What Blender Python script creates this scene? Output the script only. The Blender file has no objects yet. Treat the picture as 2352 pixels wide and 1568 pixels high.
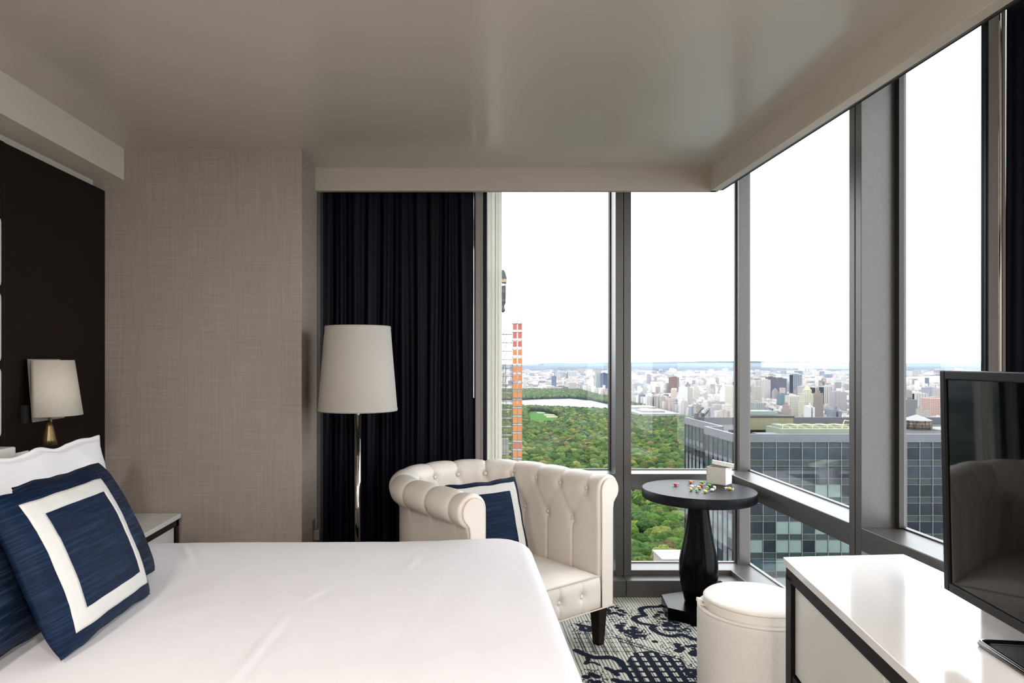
import bpy, bmesh, math, random
import numpy as np
from mathutils import Vector, Matrix, noise
random.seed(7); rng = np.random.RandomState(11)
PI = math.pi
C = bpy.context.scene.collection
F, CX, CY, EYE = 1568.0, 1048.0, 828.0, 1.5

# ------------------------------------------------------------------ helpers
def link(o, parent=None):
    C.objects.link(o)
    if parent is not None: o.parent = parent
    return o
def tag(o, label=None, cat=None, group=None, kind=None):
    if label: o['label'] = label
    if cat: o['category'] = cat
    if group: o['group'] = group
    if kind: o['kind'] = kind
    return o
def empty(name, loc=(0, 0, 0), rz=0):
    o = bpy.data.objects.new(name, None); o.location = loc; o.rotation_euler = (0, 0, rz)
    o.empty_display_size = .1
    return link(o)
def mesh_obj(name, verts, faces, mat, parent=None, smooth=False, loc=None):
    me = bpy.data.meshes.new(name); me.from_pydata([tuple(v) for v in verts], [], faces); me.update()
    if smooth: me.polygons.foreach_set('use_smooth', [True]*len(me.polygons))
    for m in (mat if isinstance(mat, (list, tuple)) else [mat]): me.materials.append(m)
    o = bpy.data.objects.new(name, me)
    if loc is not None: o.location = loc
    return link(o, parent)
def bm_obj(name, bm, mat, parent=None, smooth=False, loc=None, bevel=0, seg=2):
    me = bpy.data.meshes.new(name); bm.normal_update(); bm.to_mesh(me); bm.free()
    if smooth: me.polygons.foreach_set('use_smooth', [True]*len(me.polygons))
    for m in (mat if isinstance(mat, (list, tuple)) else [mat]): me.materials.append(m)
    o = bpy.data.objects.new(name, me)
    if loc is not None: o.location = loc
    if bevel:
        b = o.modifiers.new('bevel', 'BEVEL'); b.width = bevel; b.segments = seg; b.limit_method = 'ANGLE'
        b.harden_normals = False
    return link(o, parent)
def box(bm, x0, x1, y0, y1, z0, z1, mi=0, M=None):
    vs = [bm.verts.new(M @ Vector(p) if M else p) for p in
          ((x0,y0,z0),(x1,y0,z0),(x1,y1,z0),(x0,y1,z0),(x0,y0,z1),(x1,y0,z1),(x1,y1,z1),(x0,y1,z1))]
    for f in ((3,2,1,0),(4,5,6,7),(0,1,5,4),(1,2,6,5),(2,3,7,6),(3,0,4,7)):
        fc = bm.faces.new([vs[i] for i in f]); fc.material_index = mi
def box_obj(name, dims, mat, parent=None, bevel=0, seg=2):
    bm = bmesh.new(); box(bm, *dims); return bm_obj(name, bm, mat, parent, bevel=bevel, seg=seg)
def struct(name, dims_list, mat, bevel=0, label=None):
    bm = bmesh.new()
    for d in dims_list: box(bm, *d)
    o = bm_obj(name, bm, mat, bevel=bevel); o['kind'] = 'structure'
    return o
def prism(bm, pts, z0, z1, mi=0):
    n = len(pts)
    a = [bm.verts.new((p[0], p[1], z0)) for p in pts]; b = [bm.verts.new((p[0], p[1], z1)) for p in pts]
    f = bm.faces.new(list(reversed(a))); f.material_index = mi
    f = bm.faces.new(b); f.material_index = mi
    for i in range(n):
        f = bm.faces.new((a[i], a[(i+1) % n], b[(i+1) % n], b[i])); f.material_index = mi
def lathe(bm, prof, seg=48, c=(0, 0), shape=None, cap=True):
    rings = []
    for r, z in prof:
        ring = []
        for k in range(seg):
            a = 2*PI*k/seg; rr = r*(shape(a, z) if shape else 1)
            ring.append(bm.verts.new((c[0]+rr*math.cos(a), c[1]+rr*math.sin(a), z)))
        rings.append(ring)
    for i in range(len(rings)-1):
        for k in range(seg):
            bm.faces.new((rings[i][k], rings[i][(k+1) % seg], rings[i+1][(k+1) % seg], rings[i+1][k]))
    if cap:
        bm.faces.new(list(reversed(rings[0]))); bm.faces.new(rings[-1])
def tube(bm, pts, r, seg=8, closed=False, cap=True):
    pts = [Vector(p) for p in pts]; n = len(pts); rings = []
    up = None
    for i, p in enumerate(pts):
        if closed: d = pts[(i+1) % n]-pts[(i-1) % n]
        else: d = pts[min(i+1, n-1)]-pts[max(i-1, 0)]
        d.normalize()
        if up is None:
            up = Vector((0, 0, 1)) if abs(d.z) < .9 else Vector((1, 0, 0))
        u = (up-d*up.dot(d)); 
        if u.length < 1e-6: u = d.orthogonal()
        u.normalize(); v = d.cross(u); up = u
        rr = r[i] if isinstance(r, (list, tuple)) else r
        rings.append([bm.verts.new(p+u*rr*math.cos(2*PI*k/seg)+v*rr*math.sin(2*PI*k/seg)) for k in range(seg)])
    m = n if closed else n-1
    for i in range(m):
        A, B = rings[i], rings[(i+1) % n]
        for k in range(seg): bm.faces.new((A[k], A[(k+1) % seg], B[(k+1) % seg], B[k]))
    if cap and not closed:
        bm.faces.new(list(reversed(rings[0]))); bm.faces.new(rings[-1])
def grid_faces(nu, nv, wrap=False):
    f = []
    for i in range(nu-1):
        for j in range(nv-1 if not wrap else nv):
            j2 = (j+1) % nv
            f.append((i*nv+j, (i+1)*nv+j, (i+1)*nv+j2, i*nv+j2))
    return f

# ------------------------------------------------------------------ materials
def nt(name):
    m = bpy.data.materials.new(name); m.use_nodes = True
    t = m.node_tree; b = t.nodes['Principled BSDF']
    return m, t, b
def mat(name, col, rough=.5, metal=0, spec=.5, nscale=0, namt=.1, bump=0, bscale=200, stretch=None, sheen=0, coat=0, obj=True):
    m, t, b = nt(name)
    b.inputs['Base Color'].default_value = (*col, 1); b.inputs['Roughness'].default_value = rough
    b.inputs['Metallic'].default_value = metal; b.inputs['Specular IOR Level'].default_value = spec
    if sheen: b.inputs['Sheen Weight'].default_value = sheen
    if coat: b.inputs['Coat Weight'].default_value = coat; b.inputs['Coat Roughness'].default_value = .03
    tc = t.nodes.new('ShaderNodeTexCoord'); mp = t.nodes.new('ShaderNodeMapping')
    t.links.new(tc.outputs['Object'], mp.inputs['Vector'])
    if stretch: mp.inputs['Scale'].default_value = stretch
    if nscale:
        n = t.nodes.new('ShaderNodeTexNoise'); n.inputs['Scale'].default_value = nscale; n.inputs['Detail'].default_value = 4
        t.links.new(mp.outputs[0], n.inputs['Vector'])
        r = t.nodes.new('ShaderNodeMapRange'); r.inputs['From Min'].default_value = .3; r.inputs['From Max'].default_value = .7
        r.inputs['To Min'].default_value = 1-namt; r.inputs['To Max'].default_value = 1+namt
        t.links.new(n.outputs['Fac'], r.inputs['Value'])
        mx = t.nodes.new('ShaderNodeVectorMath'); mx.operation = 'SCALE'; mx.inputs[0].default_value = col
        t.links.new(r.outputs[0], mx.inputs['Scale']); t.links.new(mx.outputs[0], b.inputs['Base Color'])
    if bump:
        n2 = t.nodes.new('ShaderNodeTexNoise'); n2.inputs['Scale'].default_value = bscale
        t.links.new(mp.outputs[0], n2.inputs['Vector'])
        bp = t.nodes.new('ShaderNodeBump'); bp.inputs['Strength'].default_value = bump; bp.inputs['Distance'].default_value = .002
        t.links.new(n2.outputs['Fac'], bp.inputs['Height']); t.links.new(bp.outputs[0], b.inputs['Normal'])
    return m

M = {}
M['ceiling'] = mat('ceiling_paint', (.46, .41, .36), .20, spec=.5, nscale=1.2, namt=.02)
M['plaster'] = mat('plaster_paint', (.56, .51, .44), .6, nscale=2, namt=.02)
M['fascia'] = mat('fascia_shaded_plaster', (.36, .32, .27), .55, nscale=2, namt=.02)  # darker than the plaster: weaker light on the back fascia put into its colour
M['metal'] = mat('grey_painted_aluminium', (.088, .083, .078), .36, .4, nscale=60, namt=.05, bump=.05, bscale=900)
M['metal_dark'] = mat('dark_frame_metal', (.03, .028, .027), .4, .4, nscale=20, namt=.05)
M['gasket'] = mat('black_gasket', (.01, .01, .01), .7, nscale=20)
M['panel'] = mat('dark_espresso_panel', (.0075, .0034, .0024), .5, spec=.14, nscale=300, namt=.2, bump=.1, bscale=600)
M['brown'] = mat('dark_brown_wood', (.006, .003, .0025), .3, spec=.2, nscale=30, namt=.3, stretch=(1, 1, .1))
M['black_wood'] = mat('black_stained_wood', (.0018, .0017, .0018), .20, spec=.07, nscale=14, namt=.35, stretch=(1, 12, 1), bump=.12, bscale=60)
M['black_top'] = mat('black_oak_top', (.006, .0065, .009), .40, spec=.10, nscale=14, namt=.35, stretch=(1, 12, 1), bump=.3, bscale=40)
M['frame_black'] = mat('black_lacquer_frame', (.006, .0057, .0055), .5, spec=.12, nscale=40, namt=.15)
M['white_top'] = mat('white_quartz', (.80, .78, .77), .12, spec=.5, nscale=90, namt=.01)
M['white_panel'] = mat('white_lacquer_panel', (.66, .64, .60), .3, nscale=3, namt=.02)
M['stand_top'] = mat('nightstand_white', (.62, .62, .60), .35, nscale=90, namt=.02)
M['linen'] = mat('white_bed_linen', (.83, .81, .83), .85, spec=.15, nscale=6, namt=.012, bump=.12, bscale=500)
M['pillow'] = mat('white_pillow_cotton', (.78, .77, .80), .9, spec=.1, bump=.15, bscale=300)
M['navy_trim'] = mat('white_cushion_band', (.54, .53, .51), .85, spec=.15, nscale=40, namt=.02, bump=.2, bscale=400)
M['leather'] = mat('cream_upholstery', (.66, .61, .55), .40, spec=.45, nscale=400, namt=.05, bump=.08, bscale=700)
M['pipe'] = mat('cream_piping', (.58, .50, .43), .5, nscale=90, namt=.04)
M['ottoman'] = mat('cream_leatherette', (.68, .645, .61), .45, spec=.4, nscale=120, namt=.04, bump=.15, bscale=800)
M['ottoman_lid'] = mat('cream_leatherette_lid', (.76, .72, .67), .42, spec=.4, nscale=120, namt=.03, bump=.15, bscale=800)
M['shade'] = mat('linen_lamp_shade', (.42, .395, .36), .85, spec=.15, nscale=150, namt=.04, bump=.2, bscale=500, stretch=(1, 1, 3))
M['shade_warm'] = mat('ivory_sconce_shade', (.52, .48, .41), .85, spec=.15, nscale=150, namt=.04, bump=.2, bscale=500)
M['chrome'] = mat('polished_chrome', (.55, .53, .5), .08, 1, nscale=5, namt=.02)
M['silver'] = mat('brushed_nickel_plate', (.50, .49, .47), .35, .8, nscale=50, namt=.05)
M['bronze'] = mat('antique_brass', (.20, .14, .07), .4, .8, nscale=50, namt=.15)
M['taupe'] = mat('taupe_curtain_lining', (.17, .145, .135), .85, nscale=300, namt=.08)
M['box'] = mat('cream_card_box', (.66, .65, .61), .6, nscale=80, namt=.03, bump=.2, bscale=300)
M['headboard'] = mat('ivory_upholstery', (.55, .57, .52), .8, nscale=200, namt=.1, bump=.3, bscale=500)
M['tv_frame'] = mat('tv_bezel_plastic', (.007, .0068, .0068), .4, spec=.12, nscale=10, namt=.05)
M['screen'] = mat('tv_screen_glass', (.002, .002, .002), .03, spec=.34, nscale=2, namt=.02)
M['gloss_black'] = mat('black_lacquer', (.006, .006, .007), .05, spec=.7, nscale=3)
M['tray_in'] = mat('black_grained_leather', (.010, .010, .012), .55, nscale=200, namt=.3, bump=.5, bscale=250)
M['outlet'] = mat('outlet_plastic', (.12, .10, .085), .35, nscale=20)
def plain(name, c, r=.5): return mat(name, c, r, nscale=20, namt=.03)
M['btn_red'] = plain('button_red', (.55, .02, .05)); M['btn_white'] = plain('button_white', (.7, .65, .6)); M['btn_cyan'] = plain('button_cyan', (.55, .72, .75))

def navy_mat(name, base, streak, rough=.38, ax=2):
    m, t, b = nt(name)
    tc = t.nodes.new('ShaderNodeTexCoord'); mp = t.nodes.new('ShaderNodeMapping')
    sc = [14, 14, 14]; sc[(ax+1) % 3] = 420 if ax != 9 else 14
    mp.inputs['Scale'].default_value = (7, 200, 7)
    t.links.new(tc.outputs['Object'], mp.inputs['Vector'])
    n = t.nodes.new('ShaderNodeTexNoise'); n.inputs['Scale'].default_value = 1; n.inputs['Detail'].default_value = 3
    t.links.new(mp.outputs[0], n.inputs['Vector'])
    cr = t.nodes.new('ShaderNodeValToRGB'); e = cr.color_ramp.elements
    e[0].position = .45; e[0].color = (*base, 1); e[1].position = .8; e[1].color = (*streak, 1)
    t.links.new(n.outputs['Fac'], cr.inputs[0]); t.links.new(cr.outputs[0], b.inputs['Base Color'])
    b.inputs['Roughness'].default_value = rough; b.inputs['Specular IOR Level'].default_value = .12
    bp = t.nodes.new('ShaderNodeBump'); bp.inputs['Strength'].default_value = .25; bp.inputs['Distance'].default_value = .001
    t.links.new(n.outputs['Fac'], bp.inputs['Height']); t.links.new(bp.outputs[0], b.inputs['Normal'])
    return m
M['navy'] = navy_mat('navy_dupioni_silk', (.0018, .0075, .024), (.009, .026, .066), .6)
M['navy_sham'] = navy_mat('navy_slub_sham', (.004, .009, .023), (.035, .055, .10), .6)
M['curtain'] = mat('midnight_satin_curtain', (.0007, .0011, .0055), .5, spec=.10, nscale=6, namt=.3, stretch=(1, 1, .05), sheen=.0)

# wallpaper: woven taupe crosshatch
m, t, b = nt('taupe_grasscloth_wallpaper'); M['wallpaper'] = m
tc = t.nodes.new('ShaderNodeTexCoord')
outs = []
for sc in ((520, 520, 5), (5, 5, 520)):
    mp = t.nodes.new('ShaderNodeMapping'); mp.inputs['Scale'].default_value = sc
    n = t.nodes.new('ShaderNodeTexNoise'); n.inputs['Scale'].default_value = .8; n.inputs['Detail'].default_value = 2
    t.links.new(tc.outputs['Object'], mp.inputs[0]); t.links.new(mp.outputs[0], n.inputs['Vector']); outs.append(n.outputs['Fac'])
ad = t.nodes.new('ShaderNodeMath'); ad.operation = 'ADD'; t.links.new(outs[0], ad.inputs[0]); t.links.new(outs[1], ad.inputs[1])
cr = t.nodes.new('ShaderNodeMapRange'); cr.inputs['From Min'].default_value = .7; cr.inputs['From Max'].default_value = 1.3
t.links.new(ad.outputs[0], cr.inputs['Value'])
mx = t.nodes.new('ShaderNodeMix'); mx.data_type = 'RGBA'
mx.inputs['A'].default_value = (.235, .19, .16, 1); mx.inputs['B'].default_value = (.34, .285, .25, 1)
t.links.new(cr.outputs[0], mx.inputs['Factor']); t.links.new(mx.outputs['Result'], b.inputs['Base Color'])
b.inputs['Roughness'].default_value = .6; b.inputs['Specular IOR Level'].default_value = .35

# glass: clear pane with reflections growing toward grazing
def glass_mat(name, tint, base=.05, rough=0):
    m = bpy.data.materials.new(name); m.use_nodes = True; t = m.node_tree; t.nodes.clear()
    out = t.nodes.new('ShaderNodeOutputMaterial'); mix = t.nodes.new('ShaderNodeMixShader')
    tr = t.nodes.new('ShaderNodeBsdfTransparent'); tr.inputs[0].default_value = (*tint, 1)
    gl = t.nodes.new('ShaderNodeBsdfGlossy'); gl.inputs['Roughness'].default_value = rough
    lw = t.nodes.new('ShaderNodeLayerWeight'); lw.inputs['Blend'].default_value = .5
    pw = t.nodes.new('ShaderNodeMath'); pw.operation = 'POWER'; pw.inputs[1].default_value = 5
    ml = t.nodes.new('ShaderNodeMath'); ml.operation = 'MULTIPLY_ADD'; ml.inputs[1].default_value = 1-base; ml.inputs[2].default_value = base
    t.links.new(lw.outputs['Facing'], pw.inputs[0]); t.links.new(pw.outputs[0], ml.inputs[0])
    t.links.new(ml.outputs[0], mix.inputs[0]); t.links.new(tr.outputs[0], mix.inputs[1]); t.links.new(gl.outputs[0], mix.inputs[2])
    t.links.new(mix.outputs[0], out.inputs[0])
    return m
M['glass'] = glass_mat('window_glass', (.975, .985, .98), .022)
M['wrap'] = glass_mat('clear_cellophane', (.93, .95, .95), .25, .15)

def cloth_sheer():
    m = bpy.data.materials.new('ivory_sheer_voile'); m.use_nodes = True; t = m.node_tree; t.nodes.clear()
    out = t.nodes.new('ShaderNodeOutputMaterial'); a = t.nodes.new('ShaderNodeMixShader'); a.inputs[0].default_value = .86
    tr = t.nodes.new('ShaderNodeBsdfTransparent'); b2 = t.nodes.new('ShaderNodeMixShader'); b2.inputs[0].default_value = .6
    d = t.nodes.new('ShaderNodeBsdfDiffuse'); tl = t.nodes.new('ShaderNodeBsdfTranslucent')
    n = t.nodes.new('ShaderNodeTexNoise'); n.inputs['Scale'].default_value = 60
    d.inputs[0].default_value = (.78, .77, .72, 1); tl.inputs[0].default_value = (.74, .73, .68, 1)
    t.links.new(d.outputs[0], b2.inputs[1]); t.links.new(tl.outputs[0], b2.inputs[2])
    t.links.new(tr.outputs[0], a.inputs[1]); t.links.new(b2.outputs[0], a.inputs[2]); t.links.new(a.outputs[0], out.inputs[0])
    return m
M['sheer'] = cloth_sheer()

# ------------------------------------------------------------------ room shell
CZ = 2.6725
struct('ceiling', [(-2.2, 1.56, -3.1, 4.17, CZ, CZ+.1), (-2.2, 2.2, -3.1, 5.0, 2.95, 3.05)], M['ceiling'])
struct('wall_left', [(-2.2, -2.012, -3.1, 3.79, 0, 2.95)], M['plaster'])
struct('wall_back', [(-2.2, 2.2, -3.2, -3.0, 0, 2.95)], M['wallpaper'])
struct('wall_pier', [(-2.2, -.8565, 3.783, 4.80, 0, 2.95)], M['wallpaper'], bevel=.003)
struct('wall_right', [(1.785, 2.1, -3.1, -2.6, 0, 2.95)], M['wallpaper'])
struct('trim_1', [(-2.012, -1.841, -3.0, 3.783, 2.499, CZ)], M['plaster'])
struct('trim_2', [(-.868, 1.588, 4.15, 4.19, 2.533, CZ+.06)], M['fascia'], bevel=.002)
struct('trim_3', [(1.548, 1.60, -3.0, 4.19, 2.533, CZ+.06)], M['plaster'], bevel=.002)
struct('trim_4', [(1.6005, 1.612, -3.0, 4.15, 2.5335, 2.56)], M['metal'])
struct('trim_5', [(1.6125, 1.618, -3.0, 4.14, 2.532, 2.56)], M['gasket'])
struct('trim_6', [(-.8565, -.835, 4.19, 4.6, 0, 2.9)], M['metal'])
struct('trim_31', [(1.932, 1.953, 2.978, 3.009, .77, 2.90)], M['metal_dark'])
struct('trim_32', [(1.0285, 1.0355, 4.575, 4.598, .77, 2.90)], M['metal_dark'])
# exterior edge slabs above the glass
struct('trim_7', [(-.87, 2.1, 4.56, 4.75, 2.90, 3.05), (1.93, 2.1, -2.6, 4.75, 2.90, 3.05)], M['metal'])
# mullions and sills
struct('trim_8', [(1.036, 1.0845, 4.438, 4.625, .0, 2.95), (1.0895, 1.138, 4.438, 4.625, .0, 2.95)], M['metal'], bevel=.002)
struct('trim_33', [(1.0848, 1.0892, 4.448, 4.62, .0, 2.95), (1.795, 1.97, 3.0535, 3.0595, 0, 2.95)], M['gasket'])
struct('trim_9', [(1.8875, 1.953, 4.553, 4.62, 0, 2.95)], M['metal'], bevel=.002)
struct('trim_10', [(1.785, 1.975, 3.0095, 3.053, 0, 2.95), (1.785, 1.975, 3.060, 3.103, 0, 2.95)], M['metal'], bevel=.002)
struct('trim_11', [(1.785, 1.975, 1.22, 1.31, 0, 2.95)], M['metal'], bevel=.002)
SEG_BACK = [(-.8565, 1.036), (1.138, 1.785)]
tr = []
for a, c in SEG_BACK: tr.append((a, c if c < 1.5 else 1.975, 4.438, 4.622, .662, .764))
tr.append((1.785, 1.975, 3.103, 4.44, .662, .764)); tr.append((1.785, 1.975, 1.31, 3.0095, .662, .764)); tr.append((1.785, 1.975, -2.6, 1.22, .662, .764))
for i, d in enumerate(tr): struct('trim_%d' % (12+i), [d], M['metal'], bevel=.003)
ls = [(-.8565, 1.036, 4.438, 4.622, 0, .1386), (1.138, 1.975, 4.438, 4.622, 0, .1386), (1.785, 1.975, 3.103, 4.44, 0, .1386), (1.785, 1.975, 1.31, 3.0095, 0, .1386), (1.785, 1.975, -2.6, 1.22, 0, .1386)]
for i, d in enumerate(ls): struct('trim_%d' % (20+i), [d], M['metal'], bevel=.003)
struct('baseboard_north', [(-.8565, 1.075, 4.324, 4.4375, 0, .107), (1.078, 1.675, 4.324, 4.4375, 0, .107)], M['metal'], bevel=.003)
struct('baseboard_east', [(1.675, 1.7845, -2.6, 4.4375, 0, .107)], M['metal'], bevel=.003)
# windows: frame mesh + panes
def window(n, axis, a0, a1):
    bm = bmesh.new(); g = 4.61 if axis == 'y' else 1.965; fw = .010; hd = .012
    def bx(u0, u1, z0, z1):
        if axis == 'y': box(bm, u0, u1, g-hd, g+hd, z0, z1)
        else: box(bm, g-hd, g+hd, u0, u1, z0, z1)
    for z0, z1 in ((.1386, .662), (.764, 2.92)):
        bx(a0, a0+fw, z0, z1); bx(a1-fw, a1, z0, z1)
        bx(a0+fw, a1-fw, z1-.02, z1); bx(a0+fw, a1-fw, z0, z0+.006)
    o = bm_obj('window_%d' % n, bm, M['metal']); o['kind'] = 'structure'
    for z0, z1 in ((.145, .642), (.770, 2.90)):
        if axis == 'y': box_obj('pane', (a0+fw, a1-fw, g-.004, g+.004, z0, z1), M['glass'], o)
        else: box_obj('pane', (g-.004, g+.004, a0+fw, a1-fw, z0, z1), M['glass'], o)
window(1, 'y', -.835, 1.036); window(2, 'y', 1.138, 1.8875)
window(3, 'x', 3.103, 4.60); window(4, 'x', 1.31, 3.0095); window(5, 'x', -2.6, 1.22)  # window 5 is unseen, added and lengthened to bring in more side light

# ------------------------------------------------------------------ carpet
def fl(u, v):      # photograph detail grid -> floor metres (hand-digitised carpet motifs)
    px, py = 1300+u/7.35, 1360+v/7.35
    Y = EYE*F/(py-CY); return ((px-CX)/F*Y, Y)
def seg_d(X, Y, pts):
    d = np.full(X.shape, 9.0)
    for (ax, ay), (bx_, by) in zip(pts[:-1], pts[1:]):
        vx, vy = bx_-ax, by-ay; L = vx*vx+vy*vy+1e-12
        tt = np.clip(((X-ax)*vx+(Y-ay)*vy)/L, 0, 1)
        d = np.minimum(d, np.hypot(X-ax-tt*vx, Y-ay-tt*vy))
    return d
def smooth_poly(pts, n=5):
    out = []
    for i in range(len(pts)-1):
        p0 = pts[max(i-1, 0)]; p1 = pts[i]; p2 = pts[i+1]; p3 = pts[min(i+2, len(pts)-1)]
        for k in range(n):
            s = k/n
            out.append(tuple(.5*((2*p1[j])+(-p0[j]+p2[j])*s+(2*p0[j]-5*p1[j]+4*p2[j]-p3[j])*s*s+(-p0[j]+3*p1[j]-3*p2[j]+p3[j])*s**3) for j in (0, 1)))
    out.append(pts[-1]); return out
def inside(X, Y, poly):
    r = np.zeros(X.shape, bool); n = len(poly)
    for i in range(n):
        x1, y1 = poly[i]; x2, y2 = poly[(i+1) % n]
        if y1 == y2: continue
        c = ((y1 > Y) != (y2 > Y)) & (X < (x2-x1)*(Y-y1)/(y2-y1)+x1)
        r ^= c
    return r
def carpet_mask(X, Y):
    N = np.zeros(X.shape)
    A = smooth_poly([fl(*p) for p in ((1760, 150), (1640, 215), (1560, 240), (1380, 245), (1260, 280), (1290, 345), (1330, 385), (1200, 410), (1150, 450), (1260, 520), (1480, 560), (1450, 610), (1600, 700), (1780, 740), (1950, 715), (2080, 760), (2300, 830))])
    N = np.maximum(N, seg_d(X, Y, A) < .0185)
    B = smooth_poly([fl(*p) for p in ((180, 980), (420, 1085), (600, 1100), (760, 1100), (900, 1160), (1010, 1280), (1120, 1400), (1220, 1560))])
    N = np.maximum(N, seg_d(X, Y, B) < .022)
    for pts, w in ((((330, 1200), (450, 1180), (560, 1225)), .010), (((360, 1090), (370, 1150), (330, 1200)), .012),
                   (((690, 1280), (790, 1330), (860, 1390)), .016), (((860, 1330), (1000, 1330), (1120, 1400)), .016), (((830, 1480), (980, 1520), (1120, 1530)), .022)):
        N = np.maximum(N, seg_d(X, Y, smooth_poly([fl(*p) for p in pts])) < w)
    # navy field with cream checks
    Q = [fl(*p) for p in ((1120, 1020), (1450, 980), (1950, 1120), (2230, 1560), (2300, 1700), (1250, 1700), (1130, 1400), (1000, 1200))]
    q = inside(X, Y, Q)
    cell = ((X/.052) % 1 < .42) & ((Y/.056) % 1 < .62)
    N = np.where(q, 1.0-cell*1.0, N)
    # lighter lattice at the left
    Q2 = [fl(*p) for p in ((100, 680), (700, 660), (1350, 900), (1100, 1060), (500, 1040), (150, 960))]
    q2 = inside(X, Y, Q2) & (N < .5)
    ln = ((X/.052) % 1 > .58) & ((X/.0065) % 1 > .45) | (((Y/.056) % 1 > .80) & ((X/.009) % 1 > .4))
    N = np.where(q2 & ln, .85, N)
    # dotted borders
    for p, q_ in (((760, 740), (1980, 1110)), ((900, 820), (1900, 1130))):
        a, b_ = fl(*p), fl(*q_)
        for k in range(30):
            s = k/29; N = np.maximum(N, np.hypot(X-a[0]-(b_[0]-a[0])*s, Y-a[1]-(b_[1]-a[1])*s) < .0062)
    rs = random.Random(3)
    for (u, v), r, n in [((u, v), r*1.3, n+3) for (u, v), r, n in (((830, 320), .045, 9), ((985, 610), .05, 11), ((2050, 960), .05, 10), ((1620, 400), .05, 9), ((1770, 600), .04, 8), ((1950, 520), .06, 12), ((520, 260), .04, 8), ((330, 600), .035, 7), ((460, 1440), .03, 6), ((1180, 700), .03, 7), ((1500, 830), .0, 0), ((2120, 1350), .03, 6))]:
        cx, cy = fl(u, v)
        for k in range(n):
            a = 2*PI*k/n+rs.random(); rr = r*(.35+.65*rs.random())
            pr = .013+.011*rs.random()
            N = np.maximum(N, np.hypot(X-cx-rr*math.cos(a), Y-cy-1.3*rr*math.sin(a)) < pr)
        for k in range(int(n*8)):
            a = rs.random()*2*PI; rr = r*(1.1+1.0*rs.random())
            N = np.maximum(N, np.hypot(X-cx-rr*math.cos(a), Y-cy-1.2*rr*math.sin(a)) < .0048)
    for u, v, r in ((1770, 600, .022), (1900, 610, .02), (2060, 640, .02), (1560, 430, .02)):
        cx, cy = fl(u, v); d = np.hypot(X-cx, (Y-cy)*.8); N = np.where((d < r) & (d > r*.55), .9, np.where(d <= r*.55, .1, N))
    return N
def axis(lo, f0, f1, hi, fine, coarse):
    a = list(np.arange(lo, f0, coarse))+list(np.arange(f0, f1, fine))+list(np.arange(f1, hi, coarse))+[hi]
    return np.array(a)
xs = axis(-2.1, .45, 1.70, 2.0, .0042, .05); ys = axis(-3.05, 2.85, 4.33, 4.60, .0048, .05)
GX, GY = np.meshgrid(xs, ys, indexing='ij')
px_, py_ = 1.55, 1.72
Nm = carpet_mask((GX-.42) % px_+.42, (GY-2.62) % py_+2.62)
verts = np.stack([GX.ravel(), GY.ravel(), np.zeros(GX.size)], 1)
me = bpy.data.meshes.new('floor'); nx, ny = GX.shape
idx = np.arange(nx*ny).reshape(nx, ny)
fc = np.stack([idx[:-1, :-1].ravel(), idx[1:, :-1].ravel(), idx[1:, 1:].ravel(), idx[:-1, 1:].ravel()], 1)
def np_mesh(me, v, f):
    n = len(f); k = f.shape[1]
    me.vertices.add(len(v)); me.vertices.foreach_set('co', v.astype(np.float32).ravel())
    me.loops.add(n*k); me.loops.foreach_set('vertex_index', f.astype(np.int32).ravel())
    me.polygons.add(n); me.polygons.foreach_set('loop_start', np.arange(0, n*k, k, dtype=np.int32))
    me.polygons.foreach_set('loop_total', np.full(n, k, dtype=np.int32))
    me.update(calc_edges=True); me.validate()
np_mesh(me, verts, fc)
at = me.color_attributes.new('dye', 'FLOAT_COLOR', 'POINT')
col = np.ones((nx*ny, 4), np.float32); col[:, 0] = col[:, 1] = col[:, 2] = Nm.ravel(); at.data.foreach_set('color', col.ravel())
m, t, b = nt('navy_cream_floral_carpet')
vc = t.nodes.new('ShaderNodeVertexColor'); vc.layer_name = 'dye'
tc = t.nodes.new('ShaderNodeTexCoord'); sx = t.nodes.new('ShaderNodeSeparateXYZ'); t.links.new(tc.outputs['Object'], sx.inputs[0])
def math_n(op, a, bv=None, cv=None):
    n = t.nodes.new('ShaderNodeMath'); n.operation = op
    for i, v in enumerate((a, bv, cv)):
        if v is None: continue
        if isinstance(v, (int, float)): n.inputs[i].default_value = v
        else: t.links.new(v, n.inputs[i])
    return n.outputs[0]
nz = t.nodes.new('ShaderNodeTexNoise'); mp = t.nodes.new('ShaderNodeMapping'); mp.inputs['Scale'].default_value = (60, 4, 1)
t.links.new(tc.outputs['Object'], mp.inputs[0]); t.links.new(mp.outputs[0], nz.inputs['Vector']); nz.inputs['Scale'].default_value = 1
xx = math_n('MULTIPLY_ADD', nz.outputs['Fac'], .004, sx.outputs['X'])
ln = math_n('GREATER_THAN', math_n('FRACT', math_n('MULTIPLY', xx, 56)), math_n('MULTIPLY_ADD', nz.outputs['Fac'], -.5, 1.0))
fine = math_n('FRACT', math_n('MULTIPLY', sx.outputs['X'], 200))
nz2 = t.nodes.new('ShaderNodeTexNoise'); nz2.inputs['Scale'].default_value = 350; t.links.new(tc.outputs['Object'], nz2.inputs['Vector'])
mixl = t.nodes.new('ShaderNodeMix'); mixl.data_type = 'RGBA'; mixl.inputs['A'].default_value = (.52, .51, .44, 1); mixl.inputs['B'].default_value = (.02, .026, .04, 1)
t.links.new(math_n('MULTIPLY', ln, .85), mixl.inputs['Factor'])
mixn = t.nodes.new('ShaderNodeMix'); mixn.data_type = 'RGBA'; mixn.inputs['B'].default_value = (.0045, .008, .020, 1)
t.links.new(mixl.outputs['Result'], mixn.inputs['A']); t.links.new(vc.outputs['Color'], mixn.inputs['Factor'])
sc = t.nodes.new('ShaderNodeVectorMath'); sc.operation = 'SCALE'; t.links.new(mixn.outputs['Result'], sc.inputs[0])
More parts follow.
